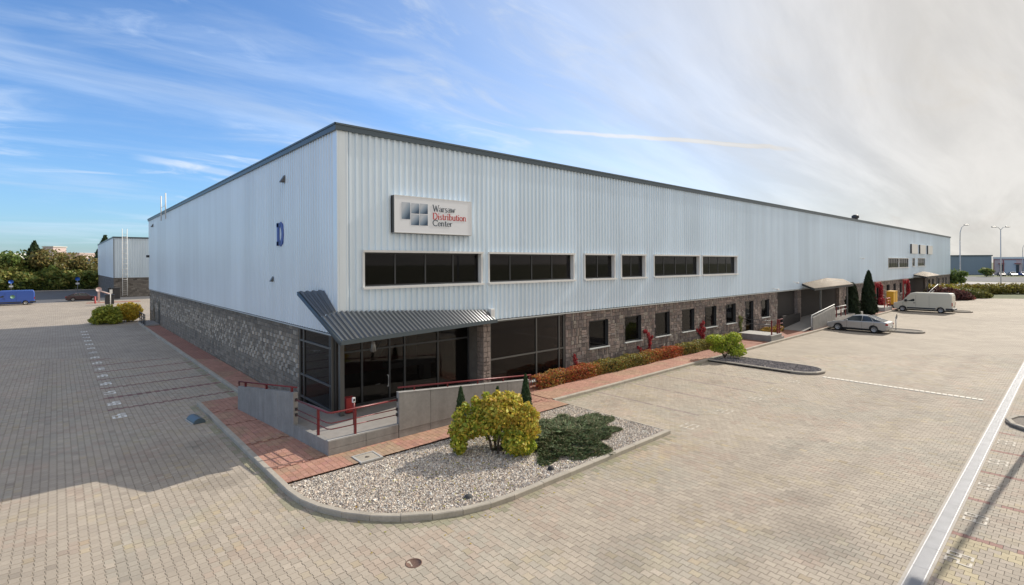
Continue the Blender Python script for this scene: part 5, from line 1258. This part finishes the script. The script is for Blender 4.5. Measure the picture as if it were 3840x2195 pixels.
# far parked cars right
fc = [hatch_sedan('white car in the far right car park, nearest to the lamp post', 'white', (272.8, 6.0, 0), RAD(20), name='far_parked_car')]
for i, (x, y, p, lab) in enumerate(((276, 2.8, 'maroon_paint', 'dark car second in the far car park row'), (278.5, -.5, 'silver_paint', 'silver car third in the far car park row'), (281, -3.6, 'blue_paint', 'blue car at the right picture edge of the far car park'))):
    fc.append(hatch_sedan(lab, p, (x, y, 0), RAD(15 + 5 * i), name='far_parked_car'))
for o in fc: o['group'] = 'cars in the far right car park'; o.scale = (1.15, 1.15, 1.15)

# ------------------------------------------------------------ small things along the front wall
st_ = thing('door_steps', 'small concrete landing with dark red rails at the side door', 'steps', (32.9, -1.75, 0))
b = MB(); b.box(-1.0, .95, -.85, 1.6, 0, .52); b.build('landing', 'concrete', st_, bevel=.01); b = MB(); b.box(-1.02, .97, -.87, 1.6, .521, .56); b.build('landing_top', 'concrete_top', st_); b = MB(); b.box(.96, 1.4, -.85, 1.0, 0, .3); b.build('step', 'concrete', st_)
b = MB()
for x in (-.6, .5, .88):
    b2 = MB(); b2.box(x - .04, x + .04, -.75, -.67, .56, 1.65); b2.build('rail_post', 'red', st_)
for z in (1.62, 1.3, 1.0): b2 = MB(); b2.tube([(.4, -.71, z), (1.5, -.71, z)], .028); b2.build('rail', 'red', st_)
for z in (1.62, 1.3): b2 = MB(); b2.tube([(-.6, -.7, z), (-.6, 1.5, z)], .025); b2.build('rail', 'frame_dark', st_)
r2 = thing('entrance_ramp', 'grey ramp wall with white handrail rising below the tan canopy', 'ramp', (0, 0, 0))
b = MB(); b.add([(x, y, z) for x, zt in ((41.2, 1.19), (47.2, 1.78)) for y in (-2.45, -2.25) for z in (.0, zt)], [(0, 1, 3, 2), (4, 6, 7, 5), (0, 4, 5, 1), (2, 3, 7, 6), (1, 5, 7, 3), (0, 2, 6, 4)]); b.build('wall_panel', 'concrete', r2)
b = MB(); b.tube([(41.15, -2.35, .4), (41.15, -2.35, 1.4), (47.3, -2.35, 2.0)], .035); b.build('rail', 'frame_white', r2); b = MB(); b.tube([(41.2, -2.35, 1.24), (47.2, -2.35, 1.82)], .03); b.build('cap', 'concrete_top', r2)
b = MB(); b.add([(39.9, -2.2, .12), (47, -2.2, .7), (57, -2.2, .7), (57, .3, .7), (47, .3, .7), (39.9, .3, .12)], [(0, 1, 4, 5), (1, 2, 3, 4)]); b.build('platform_floor', 'floor_conc', r2)
b = MB(); b.box(40.2, 44.4, -.35, -.25, .1, 1.25); b.build('inner_parapet', 'inner', r2)
for x in (48.2, 49.6, 51.0): b = MB(); b.box(x - .04, x + .04, -2.3, -2.22, .7, 1.7); b.build('rail_post', 'red', r2)
for z in (1.7, 1.35): b = MB(); b.tube([(48.2, -2.26, z), (51.2, -2.26, z)], .03); b.build('rail', 'frame_white', r2)
b = MB(); b.box(47.3, 57, -2.3, -2.15, 0, .69); b.build('wall_panel', 'concrete_top', r2)
def red_frame(x, label, w=1.3):
    t = thing('red_vine_trellis', label, 'trellis', (x, -.45, .1)); b = MB(); b.box(-w, -w + .12, -.06, .06, 0, 3.2); b.box(w - .12, w, -.06, .06, 0, 3.2); b.box(-w, w, -.06, .06, 3.2, 3.32); b.build('frame', 'red_bright', t)
    leaf_obj('foliage', t, 'leaf', [(w * .6, -.15, 1.9, .45, .2, 1.2, 2), (w * .3, -.2, .8, .7, .25, .6, 1.5), (-w * .5, -.1, 2.9, .6, .15, .25, .6)], 1400, .09, RDL, int(x))
red_frame(71.5, 'red trellis with red vine between thuja and yellow cabinet'); red_frame(87.0, 'far red vine trellis left of the third canopy', 1.5)
for k, (x, lab) in enumerate(((67.0, 'small landing with red rails behind the tall thuja'),)):
    t = thing('door_steps', lab, 'steps', (x, -1.5, 0)); b = MB(); b.box(-1.2, 2.2, -.9, 1.4, 0, .55); b.build('landing', 'concrete_top', t)
    for z in (.9, 1.25, 1.6): b = MB(); b.tube([(-1, -.8, z), (1.6, -.8, z)], .035); b.build('rail', 'red_bright', t)
    for xx in (-1, .3, 1.6): b = MB(); b.box(xx - .04, xx + .04, -.84, -.76, .55, 1.65); b.build('rail_post', 'red_bright', t)
yc = thing('yellow_cabinet', 'upright yellow metal cabinet by the far front wall', 'cabinet', (75.6, -1.1, .12)); b = MB(); b.box(-1.1, 1.0, -.4, .4, .25, 1.95); b.build('cabinet', 'yellow', yc, bevel=.03); b = MB(); b.box(-1.12, 1.02, -.43, .43, 1.95, 2.0); b.build('lid', 'yellow', yc)
b = MB(); b.box(-.06, .02, -.41, -.402, .3, 1.9); b.build('door_gap', 'dark_plastic', yc); b = MB(); b.box(-1.0, -.9, -.35, .35, 0, .25); b.box(.8, .9, -.35, .35, 0, .25); b.build('leg', 'dark_plastic', yc)
r3 = thing('entrance_stair', 'white railed stair below the far third canopy', 'stair', (0, 0, 0)); b = MB(); b.add([(x, y, z) for x, zt in ((91.5, .9), (99.5, 1.9)) for y in (-2.5, -2.3) for z in (.0, zt)], [(0, 1, 3, 2), (4, 6, 7, 5), (0, 4, 5, 1), (2, 3, 7, 6), (1, 5, 7, 3), (0, 2, 6, 4)]); b.build('wall_panel', 'concrete_top', r3); b = MB(); b.tube([(91.5, -2.4, 1.25), (99.5, -2.4, 2.3)], .05); b.build('rail', 'white', r3)
def road_sign(x, y, h, label, m='brickred', r=.3):
    t = thing('road_sign', label, 'sign', (x, y, 0)); b = MB(); b.tube([(0, 0, 0), (0, 0, h)], .035); b.build('pole', 'lamp_pole', t); b = MB(); b.lathe([(r, -.02), (r, .0)], (0, -.05, h), 'y', 18); b.build('disc', m, t)
    return t
road_sign(46.7, -7.2, 1.25, 'small dark sign on a short post behind the silver car', 'frame_dark', .2)
# left far yard
ls = thing('entry_steps', 'concrete landing with dark railing at the far end of the left wall', 'steps', (-.6, 45.0, 0)); b = MB(); b.box(-.65, .6, -2.2, 2.8, 0, .2); b.build('landing', 'concrete', ls)
for y in (-2.0, -.9, .4, 1.8): b = MB(); b.box(-.64, -.56, y - .04, y + .04, .2, 1.25); b.build('rail_post', 'frame_dark', ls)
for z in (1.22, .9, .6): b = MB(); b.tube([(-.6, -2.0, z), (-.6, 2.6, z)], .03); b.build('rail', 'frame_dark', ls)
w2 = thing('far_warehouse', 'second white ribbed warehouse with a white ladder behind the left wall', 'building', (.6, 106, 0))
EH2 = 11.4
for i in range(5): clad_panel(w2, .1 + 6 * i, .1 + 6 * (i + 1), 3.7, EH2, lambda x, h_, z: (x, -.02 - h_ * 2, z))
for i in range(8): clad_panel(w2, .1 + 6 * i, .1 + 6 * (i + 1), 3.7, EH2, lambda x, h_, z: (-.02 - h_, x, z))
b = MB(); b.box(0, 34, 0, 48.2, .0, EH2 - .1); b.build('wall', 'mortar', w2); b = MB(); b.box(-.15, 30.2, -.2, .0, EH2 - .05, EH2 + .25); b.box(-.15, .0, 0, 48.2, EH2 - .05, EH2 + .25); b.build('fascia', 'fascia', w2)
b = MB(); 
for r_ in range(14):
    z = .05 + r_ * .26; u = (.3 if r_ % 2 else 0)
    while u < 12: rock(b, u, u + .6, z, z + .26, .02 + rng.uniform(0, .03), lambda a, d, zz: (a, -d, zz), tuple(np.array([.17, .155, .14]) * (1 + .2 * rng.standard_normal()))); u += .6
    u = 0
    while u < 48: rock(b, u, u + .8, z, z + .26, .02, lambda a, d, zz: (-d, a, zz), tuple(np.array([.17, .155, .14]) * (1 + .15 * rng.standard_normal()))); u += .8
b.build('stone_face', 'stone', w2, kind='stuff')
ld = thing('wall_ladder', 'tall white caged ladder on the second warehouse', 'ladder', (1.9, 105.6, 0))
for x in (0, .75): b = MB(); b.tube([(x, 0, .2), (x, 0, 13.2)], .055, 6); b.build('rail', 'white', ld)
for i in range(30): b = MB(); b.tube([(0, 0, .5 + i * .4), (.75, 0, .5 + i * .4)], .025, 4); b.build('rung', 'white', ld)
for i in range(9): b = MB(); b.tube([(0, 0, 3.4 + i), (.0, -.7, 3.4 + i), (.75, -.7, 3.4 + i), (.75, 0, 3.4 + i)], .03, 4); b.build('cage_hoop', 'white', ld)
bol = MB(); bol.lathe([(.12, 0), (.12, 1.1), (.08, 1.15), (0, 1.15)], (-3.0, 87.4, 0), n=12); tag(bol.build('bollard', 'red_bright', None), 'red bollard at the road edge beside the barrier', 'bollard')
bt = thing('barrier', 'pale barrier post with tilted arm by the dark car', 'barrier', (-2.35, 91.5, 0)); b = MB(); b.box(-.15, .15, -.15, .15, 0, 1.9); b.build('post', 'pinkwall', bt); b = MB(); b.tube([(0, -.2, 1.9), (1.6, -.2, 1.2)], .12, 6); b.build('arm', 'pinkwall', bt); b = MB(); b.lathe([(.4, -.05), (.4, .0)], (0, -.25, 2.1), 'y', 14); b.build('disc', 'pinkwall', bt)
sheet('traffic_island', [(-4.2, 88.5), (3, 87.5), (3, 90.5), (-3.8, 91)], -.004, 'red_far')
for i, (x, y, w_, h_, lab) in enumerate(((.3, 97.5, 1.2, 2.0, 'dark skip container under the second warehouse wall'), (-1.5, 82.5, 1.1, 1.5, 'dark grey container bin in front of the traffic island'), (-.2, 103.5, .5, 1.9, 'narrow black cabinet against the second warehouse'))):
    t = thing('waste_container', lab, 'container', (x, y, 0)); b = MB(); b.box(-w_ / 2, w_ / 2, -.5, .5, .1, h_); b.build('body', 'dark_plastic', t, bevel=.04); b = MB(); b.box(-w_ / 2 - .04, w_ / 2 + .04, -.54, .54, h_, h_ + .08); b.build('lid', 'frame_dark', t)
t = thing('information_sign', 'white post sign in front of the dark container bin', 'sign', (-1.5, 80.6, 0)); b = MB(); b.tube([(0, 0, 0), (0, 0, 2.4)], .06); b.build('pole', 'white', t); b = MB(); b.box(-.1, .25, -.08, -.04, 1.8, 2.4); b.build('plate', 'white', t)
for (x, y, z, lab) in ((-15.6, 150.5, 2.4, 'round blue traffic sign behind the blue van'), (-3.9, 140, 3.0, 'blue traffic sign at the road before the low trees')):
    t = thing('traffic_sign', lab, 'sign', (x, y, 0)); b = MB(); b.tube([(0, 0, 0), (0, 0, z + .4)], .06); b.build('pole', 'lamp_pole', t); b = MB(); b.lathe([(.45, -.04), (.45, 0)], (0, -.1, z), 'y', 18); b.build('disc', 'sign_blue', t); b = MB(); b.box(-.35, .35, -.16, -.1, z - 1.3, z - .9); b.build('plate', 'white', t)
# buildings beyond the trees
def far_block(name, x, y, w, d, h, m, rm, label, wins=0, rot=-.7, z=0):
    t = thing(name, label, 'building', (x, y, z), rot); b = MB(); b.box(0, w, 0, d, 0, h); b.build('wall', m, t); b = MB(); b.box(-.3, w + .3, -.3, d + .3, h, h + .5); b.build('roof', rm, t)
    for i in range(wins):
        for k in range(3): bb = MB(); bb.box(1 + i * (w - 2) / max(wins, 1), 1 + i * (w - 2) / max(wins, 1) + 1.6, -.06, -.01, h - 3.4 - 3.2 * k, h - 1.8 - 3.2 * k); bb.build('window', 'car_glass', t)
far_block('white_hall', -42, 265, 21, 20, 10.6, 'white', 'white', 'white roofed hall above the trees at the left picture edge')
far_block('tower_block', -12.8, 335.8, 5.2, 8, 15.8, 'pinkwall', 'greywall', 'pale tower block rising behind the dark spruce', 1)
far_block('long_block', -11.5, 348, 17, 12, 12.6, 'pinkwall', 'pinkwall', 'long low pinkish block behind the brown trees', 5)
far_block('blue_hall', -2.1, 299.3, 9, 14, 9.0, 'bluewall', 'blue_letter', 'blue hall partly hidden behind the brown trees')
# right background
far_block('blue_hall', 294.8, 21.4, 18.7, 20, 8.4, 'bluewall', 'fascia', 'plain slate blue hall across the street on the right', rot=math.atan2(9 - 21.4, 308.7 - 294.8))
fs_ = far_block('retail_building', 309.0, 8.6, 30, 18, 7.8, 'paleblue', 'brickred', 'pale retail building with red trim right of the blue hall', 0, rot=math.atan2(-14, 2) + .1) if False else None
t = thing('retail_building', 'pale retail building with red trim right of the blue hall', 'building', (308.9, 8.4, 0), math.atan2(-15.4, .6) + .02)
b = MB(); b.box(0, 17, 0, 14, 0, 7.2); b.build('wall', 'paleblue', t); b = MB(); b.box(-.1, 17.1, -.15, 14, 7.2, 7.9); b.build('roof', 'white', t)
for a_, c_ in ((0, 3.2), (7.3, 9.5)): b = MB(); b.box(a_, c_, -.06, -.01, 0, 6.6); b.build('pink_panel', 'pinkwall', t)
b = MB(); b.box(0, 17, -.2, -.07, 6.6, 6.85); b.box(.0, .3, -.2, -.07, 0, 6.6); b.box(3.2, 3.5, -.2, -.07, 0, 6.6); b.box(9.8, 10.1, -.2, -.07, 0, 6.6); b.build('red_trim', 'brickred', t)
for a_ in (1.6, 6.8): b = MB(); b.box(a_, a_ + 2.0, -1.2, -.1, 4.8, 5.1); b.build('door_hood', 'brickred', t); b = MB(); b.box(a_ + .5, a_ + 1.5, -.12, -.07, 0, 4.4); b.build('door', 'frame_dark', t)
t = thing('retail_building', 'pale hall continuing past the right picture edge', 'building', (309.6, -8.9, 0), math.atan2(-15.4, .6) + .02); b = MB(); b.box(.1, 24, .5, 14, 0, 7.0); b.build('wall', 'paleblue', t); b = MB(); b.box(0, 24, .4, 14, 7.0, 7.3); b.build('roof', 'brickred', t)
def lamp_post(x, y, h, double, label, rz=0):
    t = thing('lamp_post', label, 'lamp post', (x, y, 0), rz); b = MB()
    if double:
        b.tube([(0, 0, 0), (0, 0, h - .6)], .14, 8, r2=.08); b.build('pole', 'lamp_pole', t)
        for s in (-1, 1):
            b = MB(); b.tube([(0, 0, h - .7), (s * .6, 0, h - .1), (s * 1.2, 0, h)], .06, 6); b.build('arm', 'lamp_pole', t); b = MB(); b.box(s * 1.6 - .5, s * 1.6 + .5, -.2, .2, h - .1, h + .12); b.build('lamp_head', 'frame_grey', t, bevel=.05)
    else:
        b.tube([(0, 0, 0), (0, 0, h * .75)], .14, 8, r2=.09); b.tube([(0, 0, h * .75), (.05, 0, h * .88), (.4, 0, h * .96), (1.1, 0, h)], .09, 8, r2=.05); b.build('pole', 'lamp_pole', t); b = MB(); b.box(1.0, 2.0, -.2, .2, h - .08, h + .12); b.build('lamp_head', 'frame_grey', t, bevel=.05)
lamp_post(151.2, 1.0, 14.6, False, 'single curved-arm lamp post right of the warehouse end', RAD(YAW - 90)); lamp_post(158.4, -5.4, 14.1, True, 'twin-armed lamp post near the right picture edge', RAD(YAW - 90)); t = thing('lamp_post', 'lamp post just outside the right edge casting a shadow over the channel', 'lamp post', (17.7, -16.95, 0)); b = MB(); b.tube([(0, 0, 0), (0, 0, 9.2)], .09, 8, r2=.06); b.build('pole', 'lamp_pole', t); b = MB(); b.box(-.45, .45, -.6, .3, 9.2, 9.35); b.build('lamp_head', 'frame_grey', t, bevel=.05)
lamp_post(300, -1.5, 13.2, False, 'small distant lamp post above the retail building', RAD(YAW - 90))
# hedges and mounds on the right
def mound(x, y, bl_, n, cols, label, seed, size=.16): shrub((x, y, 0), bl_, n, size, cols, label, seed, 'mound_shrub')
OL = [(.24, .22, .05), (.32, .27, .06), (.18, .17, .045)]; BR = [(.12, .05, .045), (.16, .06, .05), (.09, .04, .035)]
hh_ = thing('hedge', 'long olive hedge closing the yard at its far right end', 'hedge', (0, 0, 0))
V, F, C = leaves([(112.5 + i * 1.55, .5 - i * 1.45, .9, 1.5, 1.5, .95, 1) for i in range(14)], 15000, .15, OL + [(.3, .22, .05)], 81); mesh_np('foliage', V, F, C, 'leaf', hh_); b = MB(); b.tube([(113, 0, .5), (132, -18, .5)], .3, 6); b.build('branch_core', 'bark', hh_)
mound(108.2, -1.5, [rb(-2.0, 0, .6, 2.6, 1.25, 2), rb(1.2, 0, .6, 2.4, 1.2, 2)], 6500, [(.34, .30, .05), (.26, .26, .05), (.38, .27, .05)], 'wide yellow-olive mound shrub at the far corner of the yard', 82)
mound(105.6, -5.4, [rb(0, 0, .5, 2.6, 1.0, 2), rb(1.8, 0, .3, 1.6, .7, 1)], 4500, [(.14, .15, .045), (.20, .19, .05)], 'low dark green mound right of the yellow-olive one', 83)
mound(97.5, -4.0, [rb(-1, 0, .7, 2.2, 1.2, 2), rb(1, .2, .6, 1.8, .9, 1.4), rb(2.0, .5, .3, 1.0, .8, .6)], 5200, BR, 'dark purple-brown shrub behind the beige van', 84)
sheet('lawn_strip', [(104.6, -7.5), (107.5, -12), (136, -40), (136, 25), (129.6, 25), (104.6, 0)], -.012, 'terrain')
t = dup(protos[0], (131, -.6, 0), .4, 'small olive tree just right of the warehouse far corner', None); t.scale = (.42, .42, .52); t.name = 'broadleaf_tree'; t['category'] = 'tree'
t = dup(protos[4], (262, 6.5, 0), .4, 'round dark bush before the slate blue hall', None); t.scale = (.75, .75, .8); t.name = 'round_bush'; t['category'] = 'bush'
t = dup(protos[2], (320, 28, 0), .4, 'distant tree top over the left end of the blue hall', None); t.scale = (1.2, 1.2, 1.05); t.name = 'broadleaf_tree'; t['category'] = 'tree'
t = dup(protos[0], (330, -14, 0), .9, 'distant round tree over the retail building at the right edge', None); t.scale = (1.5, 1.5, 1.25); t.name = 'broadleaf_tree'; t['category'] = 'tree'
